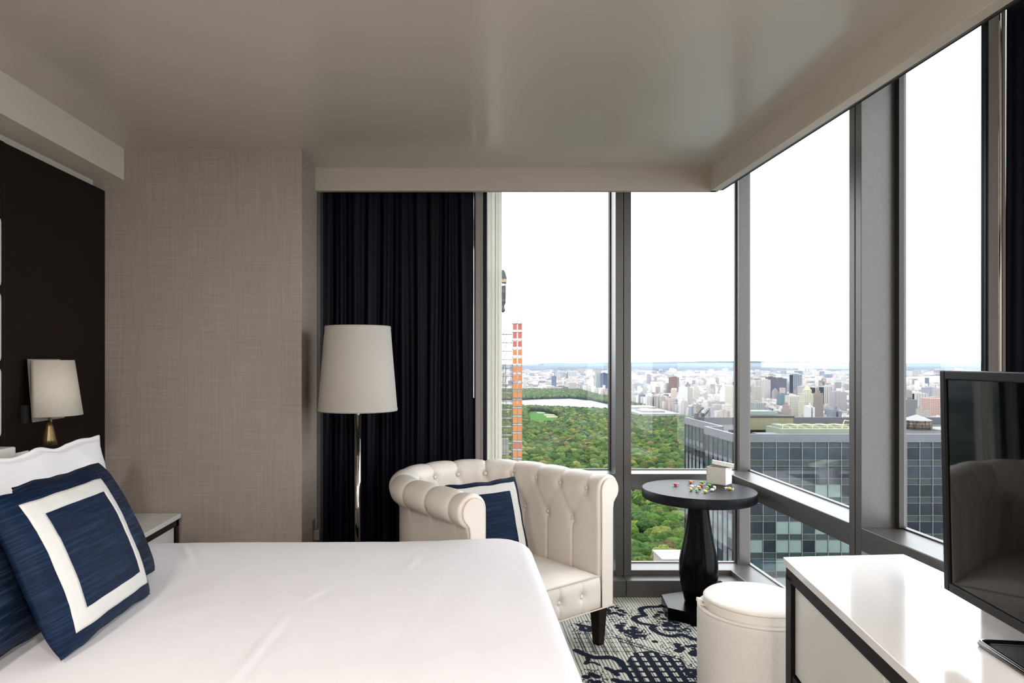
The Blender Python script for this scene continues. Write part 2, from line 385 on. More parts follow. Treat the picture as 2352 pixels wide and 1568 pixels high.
t.links.new(math_n('MULTIPLY_ADD', nz2.outputs['Fac'], .9, .55), sc.inputs['Scale']); t.links.new(sc.outputs[0], b.inputs['Base Color'])
b.inputs['Roughness'].default_value = .95; b.inputs['Specular IOR Level'].default_value = .1
bp = t.nodes.new('ShaderNodeBump'); bp.inputs['Strength'].default_value = .6; bp.inputs['Distance'].default_value = .002
t.links.new(math_n('PINGPONG', fine, .5), bp.inputs['Height']); t.links.new(bp.outputs[0], b.inputs['Normal'])
me.materials.append(m); fo = bpy.data.objects.new('floor', me); link(fo); fo['kind'] = 'structure'
struct('trim_30', [(-2.2, 2.1, -3.1, 4.8, -.2, -.004)], M['plaster'])

# ------------------------------------------------------------------ bed wall
panel = empty('wall_panel', (-1.98, 3.0, 0)); tag(panel, 'tall dark espresso panel covering the wall behind the bed', 'wall panel')
def rel(o, d): x, y, z = o.location; return (d[0]-x, d[1]-x, d[2]-y, d[3]-y, d[4]-z, d[5]-z)
box_obj('side_panel', rel(panel, (-2.0115, -1.945, 2.938, 3.7825, 0.0, 2.44)), M['panel'], panel, .004)
box_obj('center_panel', rel(panel, (-2.0115, -1.940, .6, 2.934, 0.0, 2.44)), M['panel'], panel, .004)
# padded headboard
hb = empty('headboard', (-1.9, 2.05, .9)); tag(hb, 'ivory padded upholstered headboard just inside the left edge of the photo', 'headboard')
for k in range(3):
    z0 = 1.175+k*.31
    bm = bmesh.new(); box(bm, -.038, .03, -.75, .778, z0-.9, z0+.305-.9)
    bm_obj('cushion_panel', bm, M['headboard'], hb, bevel=.03, seg=4, smooth=True)
bm = bmesh.new(); box(bm, -.038, .085, -.75, .765, -.3, .246)
bm_obj('rail', bm, M['white_panel'], hb, bevel=.006)['label'] = 'low white rail of the headboard'

# sconce
sc_ = empty('wall_sconce', (-1.945, 3.19, 1.37)); tag(sc_, 'half round linen wall lamp on the dark panel above the pillows', 'wall lamp')
bm = bmesh.new()
vs = []
for (yy, z) in ((-.125, .137), (.125, .137), (.125, -.147), (-.125, -.147)):
    xo = .018+.022*(0.137-z)/.284
    vs += [(xo, yy, z), (xo+.004, yy, z)]
V = [bm.verts.new(v) for v in vs]
for f in ((0, 2, 4, 6), (7, 5, 3, 1), (0, 1, 3, 2), (2, 3, 5, 4), (4, 5, 7, 6), (6, 7, 1, 0)): bm.faces.new([V[i] for i in f])
bm_obj('back_plate', bm, M['silver'], sc_)
bm = bmesh.new(); box(bm, .0005, .03, -.04, .04, -.06, .06); bm_obj('wall_bracket', bm, M['gasket'], sc_)
vs, fs = [], []
NS = 28
for j, (r, z, xo) in enumerate(((.112, .132, .030), (.134, -.125, .046))):
    for k in range(NS+1):
        a = -PI/2+PI*k/NS
        vs.append((xo+r*math.cos(a)*1.0, r*math.sin(a), z))
for k in range(NS): fs.append((k, k+1, NS+2+k, NS+1+k))
o = mesh_obj('lamp_shade', vs, fs, M['shade_warm'], sc_, True); s = o.modifiers.new('s', 'SOLIDIFY'); s.thickness = .004
bm = bmesh.new(); tube(bm, [(.05, .0, -.10), (.05, 0, -.165)], .006)
bm_obj('stem', bm, M['bronze'], sc_)
bm = bmesh.new(); lathe(bm, [(.010, -.155), (.016, -.175), (.028, -.235), (.033, -.262), (.030, -.262)], 40, (.055, -.02), lambda a, z: 1+.06*math.cos(14*a))
bm_obj('reading_lamp_head', bm, M['bronze'], sc_, True)['label'] = 'fluted antique brass reading lamp cone'
bm = bmesh.new(); box(bm, .0005, .02, -.145, -.115, -.15, -.07); box(bm, .0005, .026, -.138, -.122, -.10, -.085); box(bm, .0005, .026, -.138, -.122, -.135, -.12)
bm_obj('switch', bm, M['gasket'], sc_)

# nightstand
ns = empty('nightstand', (-1.73, 3.51, 0)); tag(ns, 'small nightstand with pale top and black frame between bed and wallpapered wall', 'nightstand')
box_obj('top', (-.212, .215, -.25, .25, .636, .66), M['stand_top'], ns, .002)
bm = bmesh.new()
for x in (-.20, .172):
    for y in (-.24, .205): box(bm, x, x+.035, y, y+.035, 0, .636)
box(bm, -.165, .207, -.24, -.205, .596, .636); box(bm, -.165, .207, .205, .24, .596, .636); box(bm, .172, .207, -.205, .205, .601, .636)
bm_obj('frame', bm, M['brown'], ns, bevel=.001)
for z0, z1 in ((.45, .596), (.29, .44)): box_obj('drawer', (-.15, .196, -.20, .20, z0, z1), M['white_panel'], ns, .003)

# ------------------------------------------------------------------ bed
bed = empty('bed', (-.75, 2.07, 0)); tag(bed, 'large bed made up in white, its foot toward the armchair', 'bed')
box_obj('bed_base', (-1.08, 1.02, -.91, .91, .02, .30), M['panel'], bed, .01)
box_obj('mattress', (-1.08, 1.035, -.925, .925, .30, .672), M['linen'], bed, .05, 4)
def n3(x, y, z=0): return noise.noise(Vector((x, y, z)))
# duvet: top sheet with drops on three sides
X0, X1, Y0, Y1, ZT = -1.84, .325, 1.10, 3.035, .71
vs, nu, nv = [], 190, 190
dr = .38
def prof(t_, lo, hi, both=True):      # arc-length param -> (pos, drop)
    R = .055; L = (hi-lo)
    a = PI/2*R
    total = L-2*R+2*a+2*dr if both else L-R+a+dr
    s = t_*total
    if both:
        if s < dr: return lo, dr-s+R, 0
        s -= dr
        if s < a: an = s/R; return lo+R-R*math.cos(an), R-R*math.sin(an), 0
        s -= a
    if s < (L-2*R if both else L-R): return (lo+R if both else lo)+s, 0, 1
    s -= (L-2*R if both else L-R)
    if s < a: an = s/R; return hi-R+R*math.sin(an), R-R*math.cos(an), 0
    s -= a
    return hi, R+s, 0
creases = [((-.16, 1.87), (.0, 2.65), .0010), ((-.56, 1.61), (-.52, 2.20), .0034), ((-.52, 2.20), (-.43, 2.41), .0024), ((-.19, 2.57), (-.15, 2.76), .004), ((-1.03, 2.66), (-1.2, 2.98), .010)]
cmap = {}
for i in range(nu):
    tx = i/(nu-1); x, dx, _ = prof(tx, X0, X1, False)
    for j in range(nv):
        ty = j/(nv-1); y, dy, _ = prof(ty, Y0, Y1, True)
        d = max(dx, dy) if min(dx, dy) == 0 else math.hypot(dx, dy) if max(dx, dy) < .06 else max(dx, dy)
        fx = 1-min(1, d/.1)
        zz = ZT-d
        # low swells, wrinkles
        zz += .006*n3(x*1.6, y*1.6)*fx+.0016*n3(x*9, y*5, 3)*fx+.012*fx*math.exp(-((x-.18)/.30)**2)*1.0
        zz -= .010*fx*math.exp(-((y-3.0)/.1)**2)*max(0, -x-.3)
        for (ax, ay), (bx_, by), am in creases:
            vx, vy = bx_-ax, by-ay; L = vx*vx+vy*vy; tt = max(0, min(1, ((x-ax)*vx+(y-ay)*vy)/L))
            px2, py2 = x-ax-tt*vx, y-ay-tt*vy; side = vx*py2-vy*px2; dd = math.hypot(px2, py2)
            en = math.sin(PI*min(1, max(0, .08+tt*.9)))
            zz += am*en*fx*(math.exp(-(dd/.008)**2)*(1 if side > 0 else .7)-.4*math.exp(-((dd-.022)/.014)**2)*(side < 0))
        ax_ = 0; ay_ = 0
        if dx > .05: ax_ = .012*math.sin(y*13+2*n3(y*3, 0))*min(1, dx/.3)
        if dy > .05: ay_ = .012*math.sin(x*13+2*n3(x*3, 5))*min(1, dy/.3)*(1 if ty > .5 else -1)
        if dx > 0 and dy > 0:
            cr_ = .035*min(1, min(dx, dy)/.1)
            x2 = x-cr_*.3; y2 = y-(1 if ty > .5 else -1)*cr_*.3
        else: x2, y2 = x, y
        RC = .16
        qa_ = (x2-(X1-RC))/RC
        for sg_, yb_ in ((1, Y1-RC), (-1, Y0+RC)):
            qb_ = sg_*(y2-yb_)/RC
            if qa_ > 0 and qb_ > 0:
                k_ = max(qa_, qb_)/math.hypot(qa_, qb_); x2 = X1-RC+qa_*k_*RC; y2 = yb_+sg_*qb_*k_*RC
        vs.append((x2+ax_+.75, y2+ay_-2.25, zz))
m = M['duvet'] = mat('white_striped_sateen_duvet', (.74, .725, .75), .75, spec=.25, nscale=5, namt=.01)
t = m.node_tree; b = t.nodes['Principled BSDF']
tc = t.nodes.new('ShaderNodeTexCoord'); sx = t.nodes.new('ShaderNodeSeparateXYZ'); t.links.new(tc.outputs['Object'], sx.inputs[0])
r_ = math_n('MULTIPLY_ADD', math_n('GREATER_THAN', math_n('FRACT', math_n('MULTIPLY', sx.outputs['Y'], 38)), .5), -.12, .88)
t.links.new(r_, b.inputs['Roughness'])
nb = t.nodes.new('ShaderNodeTexNoise'); nb.inputs['Scale'].default_value = 7; nb.inputs['Detail'].default_value = 6; t.links.new(tc.outputs['Object'], nb.inputs['Vector'])
bp = t.nodes.new('ShaderNodeBump'); bp.inputs['Strength'].default_value = .35; bp.inputs['Distance'].default_value = .01
t.links.new(nb.outputs['Fac'], bp.inputs['Height']); t.links.new(bp.outputs[0], b.inputs['Normal'])
dv = mesh_obj('duvet', vs, grid_faces(nu, nv), M['duvet'], None, True, (-.75, 2.25, 0))
tag(dv, 'smooth white duvet spread over the whole bed', 'duvet')
s = dv.modifiers.new('s', 'SOLIDIFY'); s.thickness = .006; s.offset = -1
# folded edge of the sheet by the pillows
def pillow_mesh(w, h, th, puff=.5, flange=0, n=44, seed=0, wr=.004, sq=.35, corner=.0):
    vs, fs = [], []
    def top(u, v):
        e = max(0, (1-abs(u)**2.6)*(1-abs(v)**2.6))**puff
        return e
    for side in (1, -1):
        for i in range(n):
            u = -1+2*i/(n-1)
            for j in range(n):
                v = -1+2*j/(n-1)
                pin = 1-corner*(1-abs(v)**2)*0 - .045*(1-v*v)*abs(u)**3
                pin2 = 1-.045*(1-u*u)*abs(v)**3
                ck = 1-.028*(abs(u)*abs(v))**5; x = u*w/2*pin*ck+1.6*wr*n3(v*2.4, seed, 1)*abs(u)**3; y = v*h/2*pin2*ck+1.6*wr*n3(u*2.8, seed, 7)*abs(v)**3
                z = side*(th/2*top(u, v)+wr*n3(u*2.5+seed, v*2.5, side*3)*top(u, v)+.0015*n3(u*9+seed, v*9)*top(u, v))
                if flange and (abs(u) > 1-flange or abs(v) > 1-flange): z = side*.002+.004*n3(u*6+seed, v*6, 1)
                vs.append((x, y, z))
    def id_(s, i, j): return s*n*n+i*n+j
    for i in range(n-1):
        for j in range(n-1):
            fs.append((id_(0, i, j), id_(0, i+1, j), id_(0, i+1, j+1), id_(0, i, j+1)))
            fs.append((id_(1, i, j), id_(1, i, j+1), id_(1, i+1, j+1), id_(1, i+1, j)))
    ring = [(i, 0) for i in range(n)]+[(n-1, j) for j in range(1, n)]+[(i, n-1) for i in range(n-2, -1, -1)]+[(0, j) for j in range(n-2, 0, -1)]
    for k in range(len(ring)):
        a, b_ = ring[k], ring[(k+1) % len(ring)]
        fs.append((id_(0, *b_), id_(0, *a), id_(1, *a), id_(1, *b_)))
    return vs, fs, top
def frame_band(w, h, th, puff, seed, wr, side, u_in, u_out, lift=.0018):
    # band following the cushion's surface between |.|=u_in and u_out
    vs, fs = [], []; nseg, nb = 40, 6
    def P(u, v):
        e = max(0, (1-abs(u)**2.6)*(1-abs(v)**2.6))**puff
        pin = 1-.045*(1-v*v)*abs(u)**3; pin2 = 1-.045*(1-u*u)*abs(v)**3
        z = side*(th/2*e+wr*n3(u*2.5+seed, v*2.5, side*3)*e+.0015*n3(u*9+seed, v*9)*e)+side*lift
        ck = 1-.028*(abs(u)*abs(v))**5; return (u*w/2*pin*ck+1.6*wr*n3(v*2.4, seed, 1)*abs(u)**3, v*h/2*pin2*ck+1.6*wr*n3(u*2.8, seed, 7)*abs(v)**3, z)
    loop = []
    for s_ in range(4):
        for k in range(nseg):
            q = -1+2*k/nseg
            loop.append([(q, -1), (1, q), (-q, 1), (-1, -q)][s_])
    for (qu, qv) in loop:
        for j in range(nb+1):
            r = u_in+(u_out-u_in)*j/nb; vs.append(P(qu*r, qv*r))
    n = len(loop)
    for i in range(n):
        for j in range(nb):
            a = i*(nb+1)+j; b_ = ((i+1) % n)*(nb+1)+j
            fs.append((a, a+1, b_+1, b_) if side > 0 else (a, b_, b_+1, a+1))
    return vs, fs
def place_pillow(name, bottom, top_, yc, w, h, th, mt, label, cat, seed=0, puff=.5, flange=0, wr=.004, group=None, band=None, roll=0, yaw=0, n=44):
    # bottom=(x,z) of lower edge, leaning toward top_=(x,z); face normal to +X
    bx_, bz = bottom; txx, tz = top_
    d = Vector((txx-bx_, 0, tz-bz)).normalized(); yv = Vector((0, 1, 0))
    nrm = yv.cross(d)                     # points to +X for leaning back
    cx = Vector(((bx_+txx)/2, yc, (bz+tz)/2))
    vs, fs, _ = pillow_mesh(w, h, th, puff, flange, n, seed, wr)
    R = Matrix((yv, d, nrm)).transposed().to_4x4()
    o = mesh_obj(name, vs, fs, mt, None, True)
    o.matrix_world = Matrix.Translation(cx) @ Matrix.Rotation(yaw, 4, 'Z') @ R @ Matrix.Rotation(roll, 4, 'Z')
    tag(o, label, cat, group)
    if band:
        bv, bf = frame_band(w, h, th, puff, seed, wr, 1, band[0], band[1])
        q = mesh_obj('white_band', bv, bf, M['navy_trim'], o, True)
        sm = q.modifiers.new('s', 'SOLIDIFY'); sm.thickness = .002
        q['label'] = 'wide white square band'
    return o
ZB = .675
place_pillow('pillow', (-1.80, .72), (-1.845, 1.10), 2.58, .76, .42, .12, M['pillow'], 'white pillow against the headboard, its rounded end showing left of the sconce lamp', 'pillow', 1)
place_pillow('pillow', (-1.80, .72), (-1.845, 1.10), 1.72, .76, .42, .12, M['pillow'], 'white pillow against the headboard at the far left edge', 'pillow', 2)
place_pillow('pillow', (-1.60, .72), (-1.67, 1.12), 2.80, .82, .47, .13, M['pillow'], 'white pillow with crumpled flat corner standing behind the navy cushions', 'pillow', 3, puff=.55, flange=.075, wr=.02, n=60, roll=.015)
place_pillow('pillow', (-1.61, .72), (-1.67, 1.10), 1.92, .76, .46, .13, M['pillow'], 'white pillow lying low at the left edge behind the near navy cushion', 'pillow', 4, puff=.5, wr=.01)
place_pillow('cushion', (-1.1186, 0.7386), (-1.3160, 1.1146), 2.2748, 0.5076, 0.4606, 0.1598, M['navy_sham'], 'plain slate navy cushion behind the white framed one, nearer the nightstand', 'cushion', 5)
place_pillow('cushion', (-1.1844, 0.7386), (-1.3724, 1.1334), 1.6826, 0.5640, 0.4700, 0.1598, M['navy_sham'], 'plain navy cushion at the left edge behind the white framed one', 'cushion', 6)
place_pillow('cushion', (-1.0199, 0.7245), (-1.2079, 1.1428), 2.0163, 0.5264, 0.4700, 0.1504, M['navy'], 'navy silk cushion with white square band propped on the bed', 'cushion', 7, band=(.60, .80))

# ------------------------------------------------------------------ floor lamp
L = empty('floor_lamp', (-.548, 3.80, 0)); tag(L, 'floor lamp with chrome pole and tapered linen shade before the navy curtain', 'floor lamp')
bm = bmesh.new(); lathe(bm, [(.02, 0), (.135, 0), (.14, .006), (.138, .016), (.03, .03), (.019, .05)]); bm_obj('base', bm, M['chrome'], L, True)
bm = bmesh.new(); lathe(bm, [(.0175, .03), (.0175, 1.20)], 24); bm_obj('pole', bm, M['chrome'], L, True)
bm = bmesh.new(); lathe(bm, [(.012, 1.2), (.012, 1.45), (.02, 1.46), (.02, 1.50)], 16)
for a in range(3): tube(bm, [(0, 0, 1.655), (.17*math.cos(a*2.1), .17*math.sin(a*2.1), 1.675)], .003)
tube(bm, [(0, 0, 1.5), (0, 0, 1.66)], .003)
bm_obj('lamp_fitting', bm, M['silver'], L)
bm = bmesh.new(); lathe(bm, [(.2195, 1.222), (.221, 1.236), (.2185, 1.237), (.1825, 1.676), (.1835, 1.678), (.182, 1.691)], 64, cap=False)
o = bm_obj('lamp_shade', bm, M['shade'], L, True); s = o.modifiers.new('s', 'SOLIDIFY'); s.thickness = .003

# outlet on pier side
o = empty('wall_outlet', (-.8565, 4.08, .45)); tag(o, 'small dark wall outlet low beside the navy curtain', 'outlet')
box_obj('cover_plate', (.0005, .006, -.04, .04, -.06, .10), M['outlet'], o, .002); box_obj('plug', (.006, .04, -.015, .02, -.02, .04), M['outlet'], o, .004)

# ------------------------------------------------------------------ curtains
def curtain(name, p0, p1, z0, z1, amp, waves, mt, label, cat, seed, nU=420, nZ=26, normal=(0, -1), parent=None, flare=0):
    vs = []; dx, dy = p1[0]-p0[0], p1[1]-p0[1]
    for i in range(nU):
        u = i/(nU-1)
        for j in range(nZ):
            z = j/(nZ-1); zt = z
            ph = 2*PI*waves*(u+.02*n3(u*5, z*1.2, seed))+1.2*n3(u*8, z*.8, seed+4)
            a = amp*(.7+.5*n3(u*11, z*1.0, seed+9))*(1-.45*zt**3)
            s_ = a*math.sin(ph)+a*.4*math.sin(2.3*ph+1.5*n3(u*6, z*2, seed))
            vs.append((p0[0]+dx*u+normal[0]*s_, p0[1]+dy*u+normal[1]*s_, z0+(z1-z0)*z))
    o = mesh_obj(name, vs, grid_faces(nU, nZ), mt, parent, True)
    s = o.modifiers.new('s', 'SOLIDIFY'); s.thickness = .003
    if cat: tag(o, label, cat)
    return o
c1 = curtain('curtain', (-.856, 4.285), (.118, 4.285), .02, 2.66, .019, 10, M['curtain'], 'navy blackout curtain hanging behind the floor lamp and armchair', 'curtain', 3)
curtain('lining_edge', (.120, 4.285), (.168, 4.30), .02, 2.66, .002, 1.2, M['taupe'], None, None, 8, 24, parent=c1)['label'] = 'taupe lining strip'
curtain('hem', (.169, 4.302), (.194, 4.315), .02, 2.66, .002, .6, M['curtain'], None, None, 9, 12, parent=c1)
c2 = curtain('sheer_curtain', (.196, 4.385), (.290, 4.385), .02, 2.75, .012, 4.0, M['sheer'], 'sheer ivory curtain gathered beside the navy curtain', 'curtain', 5, 120)
bm = bmesh.new(); tube(bm, [(.108, 4.235, 2.64), (.108, 4.235, 1.27)], .0035, 8); bm_obj('curtain_wand', bm, M['chrome'], c1)
c3 = curtain('curtain', (1.672, 2.070), (1.672, 1.50), .02, 2.62, .018, 7, M['curtain'], 'navy curtain hanging at the right edge behind the television', 'curtain', 13, 260, normal=(-1, 0))
curtain('lining_edge', (1.705, 2.187), (1.656, 2.062), .02, 2.62, .002, 1, M['taupe'], None, None, 18, 24, normal=(-1, 0), parent=c3)['label'] = 'taupe lining strip'
curtain('hem', (1.722, 2.24), (1.707, 2.19), .02, 2.62, .004, .8, M['curtain'], None, None, 19, 16, normal=(-1, 0), parent=c3)
bm = bmesh.new(); tube(bm, [(1.638, 2.055, 2.60), (1.638, 2.055, .9)], .0045, 8); bm_obj('curtain_wand', bm, M['chrome'], c3)

# ------------------------------------------------------------------ armchair
ch = empty('armchair', (.44, 3.335, 0), math.radians(36)); tag(ch, 'cream button-tufted tub armchair with rolled arms by the window', 'armchair')
SR, SL, RR, ZR = .45, .47, .080, .820      # sweep radius, straight, roll radius, roll centre height
PL = 2*SL+PI*SR
def path(s):                                # centre line: right arm front -> back -> left arm front ; returns pos, outward normal
    if s < SL: return (SR, s), (1, 0)
    if s < SL+PI*SR:
        a = (s-SL)/SR; return (SR*math.cos(a), SL+SR*math.sin(a)), (math.cos(a), math.sin(a))
    q = s-SL-PI*SR; return (-SR, SL-q), (-1, 0)
# profile (u outward, z) from inner bottom, up, over the roll, down the outside
prof_ = []
for k in range(16): prof_.append((-.080, .33+(ZR-.33)*k/16))
for k in range(31):
    a = PI-k/30*(PI+1.15); prof_.append((RR*math.cos(a), ZR+RR*math.sin(a)))
pe = prof_[-1]
prof_ += [(.030, pe[1]-.012), (.022, pe[1]-.03)]
for k in range(1, 9): prof_.append((.022, pe[1]-.03-(pe[1]-.03-.212)*k/8))
tl = [0]
for a, b_ in zip(prof_[:-1], prof_[1:]): tl.append(tl[-1]+math.hypot(a[0]-b_[0], a[1]-b_[1]))
T_roll0 = ZR-.33; T_b1 = T_roll0+.002; T_b2 = T_b1-.175; T_end = T_roll0+RR*(PI+1.15)
NB = 12; SP = PL/NB
b1 = [(k+.5)*SP for k in range(NB)]; b2 = [(k+1)*SP for k in range(NB-1)]
def tuft(s, t_):
    d = 0
    if t_ > T_end+.02: return 0
    k = (s/SP-.5); near = b1[max(0, min(NB-1, round(k)))]
    ds = abs(s-near)
    w = .0075
    roll = .5+.5*math.cos(2*PI*(s-near)/SP)       # 1 at crease
    if t_ >= T_b1: 
        d -= .006*math.exp(-(ds/w)**2)+.006*roll**3*(1-max(0, (t_-T_end+.05)/.07))
    # button dimples row 1 / 2
    d -= .020*math.exp(-(math.hypot(ds, t_-T_b1)/.024)**2)
    k2 = s/SP-1; near2 = b2[max(0, min(NB-2, round(k2)))]; d2 = math.hypot(s-near2, t_-T_b2)
    d -= .020*math.exp(-(d2/.026)**2)
    if T_b2 < t_ < T_b1:
        f = (T_b1-t_)/(T_b1-T_b2)
        for sg in (-1, 1):
            cx = near+sg*f*SP/2; d -= .008*math.exp(-((s-cx)/.010)**2)
        d += .004*math.sin(PI*f)
    if t_ <= T_b2: d -= .007*math.exp(-((s-near2)/w)**2)+.003*(.5+.5*math.cos(2*PI*(s-near2)/SP))
    return d
NSs = 300; vs = []; npf = len(prof_)
for i in range(NSs):
    s = PL*i/(NSs-1); (cx, cy), (nx_, ny_) = path(s)
    ef = min(s, PL-s)
    for j, (u, z) in enumerate(prof_):
        if j < 16: nu_, nz_ = -1, 0
        elif j < 47: nu_, nz_ = (u/RR, (z-ZR)/RR)
        else: nu_, nz_ = 1, 0
        fade = min(1, ef/.05)
        d = tuft(s, tl[j])*fade if j < 48 else 0
        rnd = -.010*max(0, 1-ef/.012)**2
        lean = 0
        uu = u+nu_*(d+rnd); zz = z+nz_*(d+rnd)
        vs.append((cx+nx_*uu, cy+ny_*uu, zz))
fs = grid_faces(NSs, npf)
for e in (0, NSs-1):
    ring = [e*npf+j for j in range(npf)]
    # close bottom: inner wall to the floor line
    k0 = len(vs); (cx, cy), (nx_, ny_) = path(0 if e == 0 else PL)
    vs.append((cx+nx_*-.080, cy, .212)); f = ring+[k0]
    fs.append(tuple(f) if e == 0 else tuple(reversed(f)))
AB = mesh_obj('arms_and_back', vs, fs, M['leather'], ch, True)
for i, o in enumerate([bpy.context.scene.objects['arms_and_back']]):
    es = o.modifiers.new('e', 'EDGE_SPLIT'); es.split_angle = math.radians(50)
# front facing panels + piping
for sgn in (1, -1):
    r2 = RR-.018; out = []
    for k in range(27):
        a = PI-k/26*(PI+.9); out.append((r2*math.cos(a), ZR+r2*math.sin(a)))
    out += [(.026, ZR-.066), (.020, ZR-.10), (.020, .214), (-.064, .214)]
    bm = bmesh.new(); A = [bm.verts.new((sgn*(SR+u), -.001, z)) for u, z in out]; B = [bm.verts.new((sgn*(SR+u), -.011, z)) for u, z in out]
    n = len(out)
    bm.faces.new(B if sgn > 0 else list(reversed(B)))
    for i in range(n): bm.faces.new((A[i], A[(i+1) % n], B[(i+1) % n], B[i]))
    bmesh.ops.recalc_face_normals(bm, faces=bm.faces)
    af_ = bm_obj('arm_front', bm, M['leather'], ch, bevel=.004, seg=3)
    bm = bmesh.new(); tube(bm, [(sgn*(SR+u), -.008, z) for u, z in out], .0035, 6, closed=True); bm_obj('piping', bm, M['pipe'], af_, True)
# buttons
def button(name, p, r, parent, mt, nrm=(0, 0, 1)):
    bm = bmesh.new(); bmesh.ops.create_uvsphere(bm, u_segments=12, v_segments=8, radius=r)
    q = Vector(nrm).to_track_quat('Z', 'Y').to_matrix().to_4x4()
    bmesh.ops.transform(bm, matrix=Matrix.Translation(p) @ q @ Matrix.Diagonal((1, 1, .5, 1)), verts=bm.verts)
    return bm_obj(name, bm, mt, parent, True)
for s in b1+b2:
    (cx, cy), (nx_, ny_) = path(s); z = ZR+.002 if s in b1 else ZR-.173; u = -.068
    button('button', (cx+nx_*u, cy+ny_*u, z), .0115, AB, M['leather'], (-nx_, -ny_, 0))
# inner seat
WI = .368; vs = []; nu, nv = 60, 60
for i in range(nu):
    a = -1+2*i/(nu-1); x = a*WI; yb = SL+math.sqrt(max(0, (WI+.004)**2-x*x))
    for j in range(nv):
        v = j/(nv-1); y = -.006+(yb+.006)*v
        e = (1-abs(a)**6)*(1-(1-min(1, v/.10))**2.2) if v < .10 else (1-abs(a)**6)
        e *= (1-max(0, (v-.9)/.1)**2)
        dome = .03*(1-a*a)*math.sin(PI*min(1, v*1.2)/1.0*.5+.5)
        vs.append((x, y, .383+.030*e+dome*e))
mesh_obj('seat', vs, grid_faces(nu, nv), M['leather'], ch, True)
# front rail with tufts
vs = []; nu, nv = 90, 26
fb = [-.24, -.08, .08, .24]
for i in range(nu):
    x = -WI+2*WI*i/(nu-1)
    for j in range(nv):
        z = .214+(.381-.214)*j/(nv-1); v = j/(nv-1)
        pf = .012*(1-abs(2*v-1)**4)
        nb_ = min(fb, key=lambda q: abs(q-x)); dd = math.hypot(x-nb_, z-.298)
        pf -= .014*math.exp(-(dd/.024)**2)+.006*math.exp(-((x-nb_)/.006)**2)
        vs.append((x, -.004-pf, z))
FR = mesh_obj('front_rail', vs, grid_faces(nv=nv, nu=nu), M['leather'], ch, True)
for q in fb: button('button', (q, -.004, .298), .0115, FR, M['leather'], (0, -1, 0))
bm = bmesh.new(); tube(bm, [(-WI, -.012, .384), (WI, -.012, .384)], .004, 6); bm_obj('piping', bm, M['pipe'], ch, True)
bm = bmesh.new(); pts = [path(PL*k/80) for k in range(81)]
tube(bm, [(SR-.08, -.012, .212), (SR+.022, -.012, .212)]+[(p[0]+n_[0]*.024, p[1]+n_[1]*.024, .212) for p, n_ in pts[1:-1]]+[(-SR-.022, -.012, .212), (-SR+.08, -.012, .212)], .004, 6, closed=True); bm_obj('piping', bm, M['pipe'], ch, True)
bm = bmesh.new()
poly = [(SR+.015, 0)]+[(p[0]+n_[0]*.015, p[1]+n_[1]*.015) for p, n_ in pts[::4]]+[(-SR-.015, 0)]
prism(bm, [(x*.97, y*.99+.01) for x, y in poly[1:-1]], .2085, .2115); bm_obj('underside', bm, M['gasket'], ch)
for (lx, ly) in ((SR-.03, .045), (-SR+.03, .045), (.26, .80), (-.26, .80)):
    bm = bmesh.new()
    for (h0, z) in ((.027, .205),): pass
    A = [bm.verts.new((lx+sx_*.033, ly+sy_*.033, .208)) for sx_, sy_ in ((-1, -1), (1, -1), (1, 1), (-1, 1))]
    B = [bm.verts.new((lx+sx_*.021, ly+sy_*.021, 0)) for sx_, sy_ in ((-1, -1), (1, -1), (1, 1), (-1, 1))]
    bm.faces.new(A); bm.faces.new(list(reversed(B)))
    for i in range(4): bm.faces.new((B[i], B[(i+1) % 4], A[(i+1) % 4], A[i]))
    bm_obj('leg', bm, M['brown'], ch, bevel=.002)
# chair cushion
vs, fs, _ = pillow_mesh(.43, .43, .13, .5, 0, 44, 21, .004)
cc = mesh_obj('cushion', vs, fs, M['navy'], None, True)
zax = Vector((.36, -.87, .30)).normalized(); xax = Vector((0, 0, 1)).cross(zax)*1; xax.normalize(); yax = zax.cross(xax)
cc.matrix_world = Matrix.Translation((.165, 3.60, .655)) @ Matrix((xax, yax, zax)).transposed().to_4x4() @ Matrix.Rotation(.045, 4, 'Z')
tag(cc, 'navy cushion with white square band on the cream armchair', 'cushion')
bv, bf = frame_band(.43, .43, .13, .5, 21, .004, 1, .64, .86); q = mesh_obj('white_band', bv, bf, M['navy_trim'], cc, True); q['label'] = 'white square band'

# ------------------------------------------------------------------ round table
TX, TY = 1.435, 4.045
T = empty('side_table', (TX, TY, 0)); tag(T, 'round black pedestal side table in the window corner', 'side table')
bm = bmesh.new(); lathe(bm, [(.30, .682), (.318, .684), (.3235, .69), (.3235, .738), (.321, .741), (.0, .741)], 96, cap=False)
bm.faces.new([v for v in bm.verts if abs(v.co.z-.682) < 1e-5][::-1]) if False else None
o = bm_obj('tabletop', bm, M['black_top'], T, True); es = o.modifiers.new('e', 'EDGE_SPLIT'); es.split_angle = math.radians(40)
bm = bmesh.new(); lathe(bm, [(.0001, .6805), (.3, .6825)], 64, cap=False); bm_obj('underside', bm, M['black_wood'], T)
pr = [(.066, .06), (.080, .075), (.092, .13), (.105, .19), (.112, .25), (.110, .31), (.100, .37), (.087, .43), (.074, .50), (.064, .57), (.058, .63), (.057, .681)]
bm = bmesh.new(); lathe(bm, pr, 72, shape=lambda a, z: 1+.035*abs(math.cos(3*(a-.3)))**.7-.02)
o = bm_obj('pedestal', bm, M['black_wood'], T, True)
bm = bmesh.new(); prism(bm, [(.225*math.cos(math.radians(22.5+60*k)), .225*math.sin(math.radians(22.5+60*k))) for k in range(6)], 0, .068)
bm_obj('base', bm, M['black_wood'], T, bevel=.003)
